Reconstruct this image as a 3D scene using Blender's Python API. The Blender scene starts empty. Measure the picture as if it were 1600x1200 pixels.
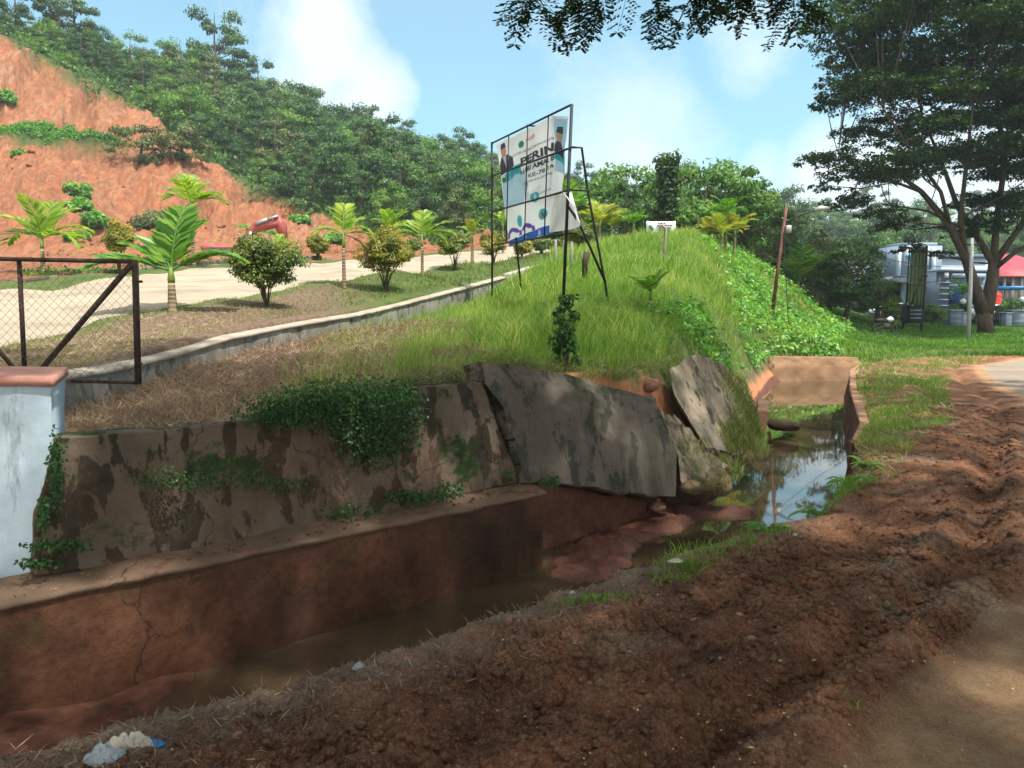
import bpy, math, random
import numpy as np
from mathutils import Vector, Matrix
random.seed(7); RG = np.random.default_rng(7)
C = bpy.context.scene
COL = C.collection
# ------------------------------------------------------------ camera, sky, sun, exposure
F = 1209.0; CAMH = 1.8; TH = math.atan(120.0/F); ct, st = math.cos(TH), math.sin(TH)
cam = bpy.data.cameras.new('camera'); cam.lens = 36*F/1600; cam.sensor_width = 36
cam.clip_end = 5000; cam.clip_start = 0.05
camo = bpy.data.objects.new('camera', cam); COL.objects.link(camo)
camo.location = (0, 0, CAMH); camo.rotation_euler = (math.radians(90)-TH, 0, 0)
C.camera = camo
SUNV = Vector((0.34, -0.30, 1.0)).normalized()
sun = bpy.data.lights.new('sun', 'SUN'); sun.energy = 4.8; sun.angle = math.radians(1.0); sun.color = (1, .95, .86)
suno = bpy.data.objects.new('sun', sun); COL.objects.link(suno)
suno.rotation_euler = SUNV.to_track_quat('Z', 'Y').to_euler(); suno.location = (10, -10, 40)
W = bpy.data.worlds.new("World"); C.world = W; W.use_nodes = True
wn, wl = W.node_tree.nodes, W.node_tree.links
wn.clear()
def wnode(t, **k):
    n = wn.new(t)
    for a, b in k.items(): setattr(n, a, b)
    return n
sky = wnode('ShaderNodeTexSky', sky_type='NISHITA', sun_disc=False)
sky.sun_elevation = math.asin(SUNV.z); sky.sun_rotation = math.atan2(SUNV.x, SUNV.y)
sky.altitude = 50; sky.air_density = 1.0; sky.dust_density = 1.2; sky.ozone_density = 2.0
tcw = wnode('ShaderNodeTexCoord')
def wmath(op, a, b=None, c=None, clamp=False):
    n = wnode('ShaderNodeMath', operation=op, use_clamp=clamp)
    for i, v in enumerate((a, b, c)):
        if v is None: continue
        if isinstance(v, (int, float)): n.inputs[i].default_value = v
        else: wl.new(v, n.inputs[i])
    return n.outputs[0]
sepw = wnode('ShaderNodeSeparateXYZ'); wl.new(tcw.outputs['Generated'], sepw.inputs[0])
yy = wmath('MAXIMUM', sepw.outputs[1], 0.05)
ax = wmath('DIVIDE', sepw.outputs[0], yy); az = wmath('DIVIDE', sepw.outputs[2], yy)
nz = wnode('ShaderNodeTexNoise'); nz.inputs['Scale'].default_value = 5.5; nz.inputs['Detail'].default_value = 9; nz.inputs['Roughness'].default_value = .6
wl.new(tcw.outputs['Generated'], nz.inputs['Vector'])
nz2 = wnode('ShaderNodeTexNoise'); nz2.inputs['Scale'].default_value = 1.9; nz2.inputs['Detail'].default_value = 5
wl.new(tcw.outputs['Generated'], nz2.inputs['Vector'])
# cumulus banks: each one a soft mound in direction space, its edge broken up by the noise
acc = None
wz = wnode('ShaderNodeTexNoise'); wz.inputs['Scale'].default_value = 3.2; wz.inputs['Detail'].default_value = 6; wz.inputs['Roughness'].default_value = .6
wl.new(tcw.outputs['Generated'], wz.inputs['Vector']); sw = wnode('ShaderNodeSeparateXYZ'); wl.new(wz.outputs['Color'], sw.inputs[0])
axw = wmath('ADD', ax, wmath('MULTIPLY', wmath('SUBTRACT', sw.outputs[0], .5), .22)); azw = wmath('ADD', az, wmath('MULTIPLY', wmath('SUBTRACT', sw.outputs[1], .5), .18))
for (cx, cz, rx, rz, s) in [(-.245,.34,.07,.13,.85), (-.20,.25,.055,.07,.8), (-.34,.38,.14,.08,.3), (.13,.20,.17,.16,.62), (.09,.12,.13,.08,.6), (.29,.30,.10,.06,.6), (.31,.16,.07,.06,.75),
                            (.20,.10,.25,.07,.5), (.44,.13,.13,.10,1.0), (.62,.14,.2,.12,.8), (.05,.33,.25,.08,.3), (-.9,.3,.3,.2,.9), (1.2,.3,.3,.2,.9)]:
    dx = wmath('DIVIDE', wmath('SUBTRACT', axw, cx), rx); dz = wmath('DIVIDE', wmath('SUBTRACT', azw, cz), rz)
    d2 = wmath('ADD', wmath('MULTIPLY', dx, dx), wmath('MULTIPLY', dz, dz))
    g = wmath('MULTIPLY', wmath('SUBTRACT', 1.0, wmath('MULTIPLY', d2, .62), clamp=True), s, clamp=True)
    acc = g if acc is None else wmath('MAXIMUM', acc, g)
nn = wmath('SUBTRACT', nz.outputs['Fac'], .5)
cl = wmath('ADD', acc, wmath('MULTIPLY', nn, 1.1))
cr = wnode('ShaderNodeValToRGB'); wl.new(cl, cr.inputs[0])
cr.color_ramp.elements[0].position = .27; cr.color_ramp.elements[0].color = (0, 0, 0, 1)
cr.color_ramp.elements[1].position = .80; cr.color_ramp.elements[1].color = (1, 1, 1, 1)
veil = wmath('ADD', wmath('MULTIPLY', nz2.outputs['Fac'], .8), -.06)
cov = wmath('ADD', wmath('MULTIPLY', cr.outputs[0], .90), wmath('MULTIPLY', veil, .38), clamp=True)
up = wmath('MULTIPLY', sepw.outputs[2], 8, clamp=True)
gl = wmath('ADD', wmath('MULTIPLY', wmath('SUBTRACT', .1, sepw.outputs[1], clamp=True), 1.3, clamp=True), wmath('MULTIPLY', wmath('SUBTRACT', sepw.outputs[2], .5, clamp=True), 2.2), clamp=True)  # where unseen sky is raised as fill: behind the camera and overhead
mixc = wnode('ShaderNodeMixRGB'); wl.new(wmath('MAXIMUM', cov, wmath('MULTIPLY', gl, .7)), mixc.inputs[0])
skm = wnode('ShaderNodeMixRGB', blend_type='MULTIPLY'); skm.inputs[0].default_value = 1
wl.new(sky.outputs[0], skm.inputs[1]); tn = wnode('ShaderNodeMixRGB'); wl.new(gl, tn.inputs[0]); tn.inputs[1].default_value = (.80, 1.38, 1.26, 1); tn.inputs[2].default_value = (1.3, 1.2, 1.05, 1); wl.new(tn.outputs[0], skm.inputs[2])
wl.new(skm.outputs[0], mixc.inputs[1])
# added fill: unseen cloud overhead and behind the viewer brightened to lift the shade
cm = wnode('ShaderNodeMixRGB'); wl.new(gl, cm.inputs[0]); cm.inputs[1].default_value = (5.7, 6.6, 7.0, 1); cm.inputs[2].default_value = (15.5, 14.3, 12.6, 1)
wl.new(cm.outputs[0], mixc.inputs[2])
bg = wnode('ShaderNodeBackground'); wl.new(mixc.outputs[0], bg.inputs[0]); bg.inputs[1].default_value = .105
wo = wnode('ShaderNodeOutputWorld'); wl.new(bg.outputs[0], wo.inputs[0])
C.view_settings.view_transform = 'Standard'; C.view_settings.look = 'None'
C.view_settings.exposure = 0.75; C.view_settings.gamma = 1
C.render.engine = 'CYCLES'; C.cycles.max_bounces = 8; C.cycles.transparent_max_bounces = 8
C.cycles.volume_bounces = 0
# ------------------------------------------------------------ projection helpers
def ray(px, py):
    u = (600-py)/F; cx = (px-800)/F
    return np.array([cx, ct+st*u, -st+ct*u])
def P(px, py, Y):
    d = ray(px, py); t = Y/d[1]
    return np.array([d[0]*t, Y, CAMH+d[2]*t])
def G(px, py, z=0.0):
    d = ray(px, py); t = (z-CAMH)/d[2]
    return np.array([d[0]*t, d[1]*t, z])
# ------------------------------------------------------------ noise
def _h(ix, iy, s):
    v = (ix.astype(np.int64)*374761393 + iy.astype(np.int64)*668265263 + s*1442695041) & 0xffffffff
    v = ((v ^ (v >> 13))*1274126177) & 0xffffffff
    return ((v ^ (v >> 16)) & 0xffff)/65535.0
def vn(x, y, s=0):
    x = np.asarray(x, float); y = np.asarray(y, float)
    ix = np.floor(x); iy = np.floor(y); fx = x-ix; fy = y-iy
    fx = fx*fx*(3-2*fx); fy = fy*fy*(3-2*fy)
    a = _h(ix, iy, s); b = _h(ix+1, iy, s); c = _h(ix, iy+1, s); d = _h(ix+1, iy+1, s)
    return (a*(1-fx)+b*fx)*(1-fy)+(c*(1-fx)+d*fx)*fy*1.0
def fbm(x, y, s=0, o=4, r=.5):
    t = 0; a = 1; n = 0
    for k in range(o):
        t = t + a*(vn(x*2**k+13*k, y*2**k-7*k, s+k)-.5)*2; n += a; a *= r
    return t/n
def sstep(a, b, x):
    t = np.clip((x-a)/(b-a), 0, 1); return t*t*(3-2*t)
# ------------------------------------------------------------ mesh builder
def mesh_np(name, V, FL, mat=None, parent=None, attrs=None, smooth=False, loc=None):
    V = np.ascontiguousarray(V, np.float32).reshape(-1, 3)
    if loc is not None: V = V-np.asarray(loc, np.float32)
    FL = [np.asarray(f, np.int32) for f in FL if len(f)]
    me = bpy.data.meshes.new(name)
    me.vertices.add(len(V)); me.vertices.foreach_set('co', V.ravel())
    nl = sum(f.size for f in FL); npoly = sum(len(f) for f in FL)
    me.loops.add(nl); me.polygons.add(npoly)
    me.loops.foreach_set('vertex_index', np.concatenate([f.ravel() for f in FL]))
    tot = np.concatenate([np.full(len(f), f.shape[1], np.int32) for f in FL])
    me.polygons.foreach_set('loop_start', np.concatenate([[0], np.cumsum(tot)[:-1]]).astype(np.int32))
    me.update(calc_edges=True)
    if smooth: me.polygons.foreach_set('use_smooth', np.ones(npoly, bool))
    for k, a in (attrs or {}).items():
        at = me.attributes.new(k, 'FLOAT', 'POINT'); at.data.foreach_set('value', np.asarray(a, np.float32))
    me.validate()
    if mat is not None: me.materials.append(mat)
    o = bpy.data.objects.new(name, me); COL.objects.link(o)
    if parent is not None: o.parent = parent
    if loc is not None and parent is None: o.location = loc
    return o
class MB:
    def __init__(s): s.V = []; s.Q = []; s.T = []; s.R = []; s.n = 0
    def add(s, V, Q=(), T=(), rnd=0.5):
        V = np.asarray(V, float).reshape(-1, 3)
        if len(Q): s.Q.append(np.asarray(Q)+s.n)
        if len(T): s.T.append(np.asarray(T)+s.n)
        s.V.append(V); s.R.append(np.broadcast_to(np.asarray(rnd, float), (len(V),)).copy()); s.n += len(V); return s
    def box(s, c, d, rot=None, rnd=.5, bev=0.0):
        # box with chamfered vertical+horizontal edges when bev>0
        c = np.array(c, float); h = np.array(d, float)/2
        if bev <= 0:
            v = np.array([[x, y, z] for x in (-1, 1) for y in (-1, 1) for z in (-1, 1)])*h
            q = [[0,1,3,2],[4,6,7,5],[0,4,5,1],[2,3,7,6],[0,2,6,4],[1,5,7,3]]
        else:
            b = min(bev, h.min()*.6); ring = []
            hx, hy = h[0], h[1]
            def rg(ix, z):
                x, y = hx-ix, hy-ix
                return [[-x+b,-y,z],[x-b,-y,z],[x,-y+b,z],[x,y-b,z],[x-b,y,z],[-x+b,y,z],[-x,y-b,z],[-x,-y+b,z]]
            v = rg(b, -h[2])+rg(0, -h[2]+b)+rg(0, h[2]-b)+rg(b, h[2]); v = np.array(v)
            q = []
            for r in range(3):
                for i in range(8): q.append([r*8+i, r*8+(i+1)%8, r*8+8+(i+1)%8, r*8+8+i])
            for o in (0, 24):
                L = [[o+0,o+1,o+4,o+5],[o+1,o+2,o+3,o+4],[o+0,o+5,o+6,o+7]]
                q += L if o else [l[::-1] for l in L]
        if rot is not None: v = v @ np.array(Matrix(rot) if not isinstance(rot, np.ndarray) else rot).T
        return s.add(v+c, q, rnd=rnd)
    def boxz(s, c, d, a=0, **k):
        ca, sa = math.cos(a), math.sin(a)
        return s.box(c, d, rot=np.array([[ca,-sa,0],[sa,ca,0],[0,0,1]]), **k)
    def tube(s, pts, r, n=8, rnd=.5, cap=True):
        pts = np.array(pts, float); m = len(pts); r = np.broadcast_to(np.array(r, float), (m,))
        tg = np.gradient(pts, axis=0); tg /= np.linalg.norm(tg, axis=1)[:, None]+1e-9
        ref = np.array([0, 0, 1.]) if abs(tg[0][2]) < .9 else np.array([1., 0, 0])
        V = []; 
        for i in range(m):
            a = np.cross(tg[i], ref); a /= np.linalg.norm(a)+1e-9; b = np.cross(a, tg[i]); ref = b
            th = np.arange(n)*2*math.pi/n
            V.append(pts[i]+r[i]*(np.cos(th)[:, None]*a+np.sin(th)[:, None]*b))
        V = np.concatenate(V); Q = []
        for i in range(m-1):
            for k in range(n): Q.append([i*n+k, i*n+(k+1)%n, (i+1)*n+(k+1)%n, (i+1)*n+k])
        T = []
        if cap:
            V = np.vstack([V, pts[0], pts[-1]])
            for k in range(n): T.append([m*n, (k+1)%n, k]); T.append([m*n+1, (m-1)*n+k, (m-1)*n+(k+1)%n])
        return s.add(V, Q, T, rnd)
    def bar(s, a, b, w, h=None, rnd=.5):
        # square bar between two points
        a = np.array(a, float); b = np.array(b, float); h = h or w
        t = b-a; L = np.linalg.norm(t); t /= L
        ref = np.array([0, 0, 1.]) if abs(t[2]) < .9 else np.array([0, 1., 0])
        x = np.cross(t, ref); x /= np.linalg.norm(x); y = np.cross(x, t)
        R = np.stack([x, y, t], 1)
        return s.box((a+b)/2, (w, h, L), rot=R, rnd=rnd)
    def leaves(s, c, d, nrm, L, Wd, rnd=.5, fold=0.0):
        c = np.asarray(c, float); N = len(c)
        d = d/(np.linalg.norm(d, axis=1)[:, None]+1e-9)
        sd = np.cross(d, nrm); sd /= np.linalg.norm(sd, axis=1)[:, None]+1e-9
        nn = np.cross(sd, d)
        L = np.broadcast_to(L, (N,))[:, None]; Wd = np.broadcast_to(Wd, (N,))[:, None]
        v = np.stack([c, c+d*L*.45+sd*Wd*.5+nn*L*fold, c+d*L, c+d*L*.45-sd*Wd*.5+nn*L*fold], 1).reshape(-1, 3)
        q = np.arange(4*N).reshape(-1, 4)
        return s.add(v, q, rnd=np.repeat(np.broadcast_to(rnd, (N,)), 4))
    def blades(s, c, lean, H, Wd, rnd=.5):
        c = np.asarray(c, float); N = len(c)
        H = np.broadcast_to(H, (N,))[:, None]; Wd = np.broadcast_to(Wd, (N,))[:, None]
        a = RG.uniform(0, 2*math.pi, N); sd = np.stack([np.cos(a), np.sin(a), 0*a], 1)
        up = np.array([0, 0, 1.])
        m = c+up*H*.55+lean*H*.28; t = c+up*H*.93+lean*H*.85
        v = np.stack([c-sd*Wd*.5, c+sd*Wd*.5, m+sd*Wd*.42, m-sd*Wd*.42, t], 1).reshape(-1, 3)
        b = np.arange(N)[:, None]*5
        return s.add(v, np.hstack([b, b+1, b+2, b+3]), np.hstack([b+3, b+2, b+4]), np.repeat(np.broadcast_to(rnd, (N,)), 5))
    def loft(s, rows, thick, nu=40, nv=20, edge=.0, surf=.0, seed=0, rnd=.5):
        # rows: bottom..top polylines (world pts) -> front face; back = front + thick; closed sides
        def res(pl, n):
            pl = np.array(pl, float); dd = np.r_[0, np.cumsum(np.linalg.norm(np.diff(pl, axis=0), axis=1))]
            t = np.linspace(0, dd[-1], n); return np.stack([np.interp(t, dd, pl[:, k]) for k in range(3)], 1)
        R = np.stack([res(r, nu) for r in rows]); m = len(R)
        tv = np.linspace(0, m-1, nv); g = np.empty((nv, nu, 3))
        for i, t in enumerate(tv):
            k = min(int(t), m-2); f = t-k; g[i] = R[k]*(1-f)+R[k+1]*f
        thick = np.array(thick, float); tn = thick/np.linalg.norm(thick)
        U, Vv = np.meshgrid(np.arange(nu), np.arange(nv))
        dx = np.linalg.norm(R[0, -1]-R[0, 0])/nu; dz = np.linalg.norm(R[-1, 0]-R[0, 0])/nv
        g += tn*(fbm(U*dx*3, Vv*dz*3, seed, 5)*surf)[..., None]
        e = fbm(U*dx*4, Vv*dz*4, seed+9, 4)*edge
        ed = np.zeros((nv, nu)); ed[0, :] = ed[-1, :] = ed[:, 0] = ed[:, -1] = 1
        cen = g.mean((0, 1)); dr = cen-g; dr /= np.linalg.norm(dr, axis=2)[..., None]+1e-9
        g += dr*(e*ed)[..., None]
        b = g+thick
        V = np.concatenate([g.reshape(-1, 3), b.reshape(-1, 3)]); n0 = nu*nv
        ii, jj = np.meshgrid(np.arange(nu-1), np.arange(nv-1)); a = (jj*nu+ii).ravel()
        Q = [np.stack([a, a+1, a+nu+1, a+nu], 1), np.stack([a+n0, a+nu+n0, a+nu+1+n0, a+1+n0], 1)]
        for lp in (np.arange(nu), (nv-1)*nu+np.arange(nu)[::-1], np.arange(nv)[::-1]*nu, np.arange(nv)*nu+nu-1):
            Q.append(np.stack([lp[:-1], lp[:-1]+n0, lp[1:]+n0, lp[1:]], 1))
        return s.add(V, np.concatenate(Q), rnd=rnd)
    def build(s, name, mat, parent=None, smooth=False, loc=None):
        V = np.concatenate(s.V); FL = []
        if s.Q: FL.append(np.concatenate(s.Q))
        if s.T: FL.append(np.concatenate(s.T))
        R = np.concatenate(s.R)
        return mesh_np(name, V, FL, mat, parent, {'rnd': R}, smooth, loc)
def tag(o, label=None, cat=None, group=None, kind=None):
    for k, v in (('label', label), ('category', cat), ('group', group), ('kind', kind)):
        if v: o[k] = v
    return o
def empty(name, loc, rz=0, label=None, cat=None, group=None):
    o = bpy.data.objects.new(name, None); COL.objects.link(o); o.location = tuple(loc); o.rotation_euler.z = rz
    o.empty_display_size = .2
    return tag(o, label, cat, group)
def copy_thing(o, loc, rz=0, sc=1.0, label=None, group=None, sz=None):
    r = o.copy(); COL.objects.link(r); r.location = tuple(loc); r.rotation_euler.z = rz; r.scale = (sc, sc, sz or sc)
    if label: r['label'] = label
    if group: r['group'] = group
    for c in list(o.children):
        d = c.copy(); COL.objects.link(d); d.parent = r
        for g in list(c.children):
            e = g.copy(); COL.objects.link(e); e.parent = d
    return r
# ------------------------------------------------------------ materials
def srgb(r, g, b):
    f = lambda c: (c/255/12.92) if c/255 <= .04045 else ((c/255+.055)/1.055)**2.4
    return (f(r), f(g), f(b), 1)
class Mat:
    def __init__(s, name):
        s.m = bpy.data.materials.new(name); s.m.use_nodes = True; s.n = s.m.node_tree.nodes; s.l = s.m.node_tree.links
        s.n.clear(); s.out = s.n.new('ShaderNodeOutputMaterial'); s.b = s.n.new('ShaderNodeBsdfPrincipled')
        s.l.new(s.b.outputs[0], s.out.inputs[0]); s.tc = s.n.new('ShaderNodeTexCoord')
        s.geo = s.n.new('ShaderNodeNewGeometry'); s.b.inputs['Specular IOR Level'].default_value = .25
    def noise(s, sc, det=6, rough=.6, vec=None, scale=None, dist=0):
        n = s.n.new('ShaderNodeTexNoise'); n.inputs['Scale'].default_value = sc; n.inputs['Detail'].default_value = det
        n.inputs['Roughness'].default_value = rough; n.inputs['Distortion'].default_value = dist
        v = vec or s.geo.outputs['Position']
        if scale:
            mp = s.n.new('ShaderNodeMapping'); mp.inputs['Scale'].default_value = scale; s.l.new(v, mp.inputs[0]); v = mp.outputs[0]
        s.l.new(v, n.inputs['Vector']); return n.outputs['Fac']
    def ramp(s, fac, stops):
        r = s.n.new('ShaderNodeValToRGB'); s.l.new(fac, r.inputs[0]); e = r.color_ramp.elements
        while len(e) < len(stops): e.new(.5)
        for i, (p, c) in enumerate(stops):
            e[i].position = p; e[i].color = c if len(c) == 4 else (*c, 1)
        return r.outputs[0]
    def mask(s, fac, a, b):
        return s.ramp(fac, [(a, (0, 0, 0, 1)), (b, (1, 1, 1, 1))] if a < b else [(b, (1, 1, 1, 1)), (a, (0, 0, 0, 1))])
    def mix(s, fac, a, b, mode='MIX'):
        n = s.n.new('ShaderNodeMixRGB'); n.blend_type = mode
        for i, v in enumerate((fac, a, b)):
            if isinstance(v, (int, float)): n.inputs[i].default_value = v
            elif isinstance(v, tuple): n.inputs[i].default_value = v if len(v) == 4 else (*v, 1)
            else: s.l.new(v, n.inputs[i])
        return n.outputs[0]
    def math(s, op, a, b=None, clamp=False):
        n = s.n.new('ShaderNodeMath'); n.operation = op; n.use_clamp = clamp
        for i, v in enumerate((a, b)):
            if v is None: continue
            if isinstance(v, (int, float)): n.inputs[i].default_value = v
            else: s.l.new(v, n.inputs[i])
        return n.outputs[0]
    def attr(s, name):
        n = s.n.new('ShaderNodeAttribute'); n.attribute_name = name; return n.outputs['Fac']
    def col(s, c):
        if isinstance(c, tuple): s.b.inputs['Base Color'].default_value = c if len(c) == 4 else (*c, 1)
        else: s.l.new(c, s.b.inputs['Base Color'])
        return s
    def rough(s, r):
        if isinstance(r, (int, float)): s.b.inputs['Roughness'].default_value = r
        else: s.l.new(r, s.b.inputs['Roughness'])
        return s
    def bump(s, fac, st=.5, d=.02):
        n = s.n.new('ShaderNodeBump'); n.inputs['Strength'].default_value = st; n.inputs['Distance'].default_value = d
        s.l.new(fac, n.inputs['Height']); s.l.new(n.outputs[0], s.b.inputs['Normal']); return s
    def transl(s, color, f=.35):
        t = s.n.new('ShaderNodeBsdfTranslucent'); mx = s.n.new('ShaderNodeMixShader'); mx.inputs[0].default_value = f
        if isinstance(color, tuple): t.inputs[0].default_value = color
        else: s.l.new(color, t.inputs[0])
        s.l.new(s.b.outputs[0], mx.inputs[1]); s.l.new(t.outputs[0], mx.inputs[2]); s.l.new(mx.outputs[0], s.out.inputs[0]); return s
def leafmat(name, stops, tr=.4, rough=.45, spec=.35, scale=.35):
    M = Mat(name); r = M.attr('rnd')
    n = M.noise(scale, 3); f = M.math('ADD', M.math('MULTIPLY', r, .7), M.math('MULTIPLY', n, .3))
    k = len(stops); c = M.ramp(f, [(.15+.7*i/(k-1), s_) for i, s_ in enumerate(stops)])
    M.col(c).rough(rough); M.b.inputs['Specular IOR Level'].default_value = spec
    bri = M.mix(1.0, c, (1.25, 1.35, .5, 1), 'MULTIPLY')
    return M.transl(bri, tr).m
def plain(name, c, rough=.6, metal=0, var=.25, sc=3, bump=.0):
    M = Mat(name); n = M.noise(sc, 6); d = tuple(x*(1-var) for x in c[:3])+(1,)
    l = tuple(min(1, x*(1+var*.5)) for x in c[:3])+(1,)
    M.col(M.ramp(n, [(.3, d), (.7, l)])).rough(rough); M.b.inputs['Metallic'].default_value = metal
    if bump: M.bump(M.noise(sc*8, 5), bump, .01)
    return M.m
LF = {}
LF['grass'] = leafmat('grass', [(.055,.14,.018), (.13,.27,.033), (.24,.39,.055), (.46,.46,.16)], .45)
LF['short'] = leafmat('short_grass', [(.07,.12,.02), (.13,.20,.035), (.22,.25,.07), (.36,.30,.15)], .3)
LF['straw'] = leafmat('straw', [(.13,.08,.055), (.24,.16,.115), (.38,.28,.20), (.55,.45,.33)], .15, .8, .1)
LF['vine'] = leafmat('creeper', [(.012,.04,.01), (.025,.08,.015), (.05,.14,.022), (.10,.22,.035)], .3)
LF['cover'] = leafmat('ground_cover', [(.04,.13,.02), (.07,.21,.03), (.13,.32,.045), (.26,.42,.07)], .4)
LF['forest'] = leafmat('forest_leaf', [(.009,.034,.015), (.022,.072,.026), (.052,.13,.038), (.12,.215,.05)], .3, .5, .3, .06)
LF['forest2'] = leafmat('forest_leaf_bright', [(.03,.085,.014), (.06,.15,.025), (.11,.23,.04), (.18,.30,.055)], .35, .5, .3, .06)
LF['forest3'] = leafmat('forest_leaf_olive', [(.03,.055,.02), (.06,.095,.03), (.10,.135,.045), (.16,.18,.07)], .3, .5, .3, .06)
LF['rain'] = leafmat('rain_tree_leaf', [(.012,.032,.012), (.022,.055,.016), (.038,.085,.02), (.07,.13,.025)], .3, .5, .3, .3)
LF['palm'] = leafmat('palm_leaf', [(.06,.15,.018), (.13,.27,.025), (.26,.40,.04), (.48,.50,.09)], .45, .4, .4)
LF['palmdk'] = leafmat('palm_leaf_green', [(.025,.10,.014), (.06,.19,.022), (.13,.30,.03), (.28,.42,.06)], .4, .4, .4)
LF['yellow'] = leafmat('yellow_palm_leaf', [(.08,.17,.02), (.18,.29,.03), (.36,.38,.05), (.55,.42,.08)], .4)
LF['shrub'] = leafmat('shrub_leaf', [(.03,.06,.014), (.06,.11,.02), (.12,.18,.03), (.26,.25,.05)], .3, .45, .35, 1.2)
LF['shrubgold'] = leafmat('golden_shrub_leaf', [(.06,.09,.014), (.14,.17,.024), (.27,.26,.035), (.42,.31,.05)], .35, .45, .35, 1.2)
LF['deadleaf'] = leafmat('fallen_leaf', [(.16,.10,.05), (.30,.21,.09), (.42,.34,.16), (.5,.47,.25)], .1, .7, .2, 9)
def bark(name, c1, c2, sc=4):
    M = Mat(name); n = M.noise(sc, 6, .7, scale=(1, 1, .25)); M.col(M.ramp(n, [(.3, c1), (.7, c2)])).rough(.9); M.bump(M.noise(sc*5, 5, scale=(1, 1, .3)), .6, .03); return M.m
BARK = bark('bark', (.035,.025,.018,1), (.12,.09,.065,1))
BARKL = bark('pale_bark', (.10,.085,.06,1), (.24,.21,.16,1))
def palmtrunk():
    M = Mat('palm_trunk'); w = M.n.new('ShaderNodeTexWave'); w.bands_direction = 'Z'; w.inputs['Scale'].default_value = 4.5; w.inputs['Distortion'].default_value = 1.2
    M.l.new(M.tc.outputs['Object'], w.inputs[0])
    M.col(M.mix(M.mask(w.outputs['Fac'], .6, .95), M.ramp(M.noise(6), [(.3, (.10,.075,.04,1)), (.7, (.23,.17,.10,1))]), (.33,.27,.19,1))).rough(.8); return M.m
PALMTR = palmtrunk()
PALMSH = plain('palm_sheath', (.13,.20,.035), .45, var=.35, sc=2)
# ------------------------------------------------------------ terrain: columns of (distance, image height) turned into real heights
TC = {
-300:[(5,690),(7,640),(9,590),(11,545),(18,450),(21,428),(42,412),(48,405),(58,330),(66,250),(72,200),(86,50),(95,30),(110,40),(150,90)],
-200:[(5,690),(7,640),(9,590),(11,545),(18,450),(21,428),(42,412),(48,405),(58,330),(66,250),(72,200),(86,40),(95,30),(110,40),(150,90)],
-100:[(5,692),(7,632),(9,570),(10.5,542),(17.5,450),(20,428),(42,412),(48,405),(58,330),(66,250),(72,200),(86,40),(95,30),(110,45),(150,90)],
0:[(5.2,695),(7,622),(9.2,555),(10,540),(17,452),(18.4,436),(20,425),(40,412),(48,405),(58,330),(66,245),(68,225),(72,200),(80,110),(86,52),(95,45),(110,60),(150,100)],
100:[(5.45,685),(7.5,592),(9.3,556),(11.5,523),(18,444),(19.2,430),(21,422),(42,405),(50,395),(60,310),(66,250),(70,212),(76,190),(84,107),(95,85),(105,80),(150,110)],
200:[(5.7,676),(8.4,572),(9.5,545),(12.8,497),(19.5,431),(22,420),(45,405),(52,398),(60,350),(70,270),(76,222),(80,200),(86,157),(94,130),(105,125),(150,145)],
300:[(6,668),(9.3,548),(10.5,528),(14,480),(21.5,421),(24,412),(48,402),(55,395),(62,340),(72,280),(80,240),(90,190),(105,150),(120,150),(150,172)],
400:[(6.2,655),(8,600),(11.2,518),(13,495),(16,458),(24,413),(26,408),(50,397),(58,385),(68,340),(76,295),(90,240),(105,195),(120,180),(150,200)],
500:[(6.6,632),(9,575),(13.3,500),(15,478),(17.5,440),(26.5,408),(28,404),(54,393),(60,375),(68,345),(74,320),(85,290),(100,250),(120,225),(150,235)],
600:[(7.05,610),(10,555),(15.5,485),(17,462),(20.5,424),(29,400),(31,398),(56,388),(62,370),(68,345),(80,330),(100,290),(120,255),(140,250),(180,275)],
700:[(7.5,600),(11,545),(19,458),(21,438),(24,414),(32,394),(34,393),(60,382),(66,365),(70,352),(85,335),(105,300),(125,275),(145,270),(200,292)],
800:[(8,592),(10,560),(12,530),(16,488),(22.5,437),(25,416),(28,402),(36,388),(60,380),(66,374),(85,350),(110,315),(140,295),(165,290),(220,310)],
900:[(8.7,585),(10,560),(12,528),(15.6,472),(22,424),(28,402),(40,385),(60,382),(70,376),(100,350),(130,325),(155,320),(220,335)],
1000:[(9.6,585),(12,538),(16,480),(22,425),(28,388),(33,373),(40,378),(60,386),(100,370),(140,345),(175,335),(250,348)],
1100:[(10.6,585),(13,552),(17,505),(22,452),(28,402),(33,374),(38,380),(50,400),(100,396),(150,365),(195,350),(280,360)],
1200:[(12.5,640),(14,630),(17,622),(21,611),(22.5,597),(25,565),(28,530),(32,494),(37,445),(40,424),(44,430),(55,450),(100,430),(150,390),(205,355),(290,358)],
1300:[(20,590),(27,556),(30,540),(34,522),(40,508),(44,500),(50,490),(60,480),(100,460),(150,410),(205,365),(290,360)],
1400:[(27,556),(32,541),(45,521),(55,508),(64,500),(75,496),(120,455),(170,400),(230,350),(300,352)],
1500:[(27,555),(32,543),(48,519),(58,506),(66,500),(80,495),(120,455),(170,400),(230,350),(300,352)],
}
for k in (1600, 1700, 1800, 1900): TC[k] = TC[1500]
PXS = np.arange(-300, 1901, 100); LY = np.linspace(math.log(3), math.log(420), 260)
TAB = np.array([np.interp(LY, np.log([a for a, b in TC[p]]), [b for a, b in TC[p]]) for p in PXS], float)
ker = np.array([1, 2, 1])/4
for r in range(TAB.shape[0]):
    TAB[r] = np.convolve(np.pad(TAB[r], 1, mode='edge'), ker, 'valid')
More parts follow.
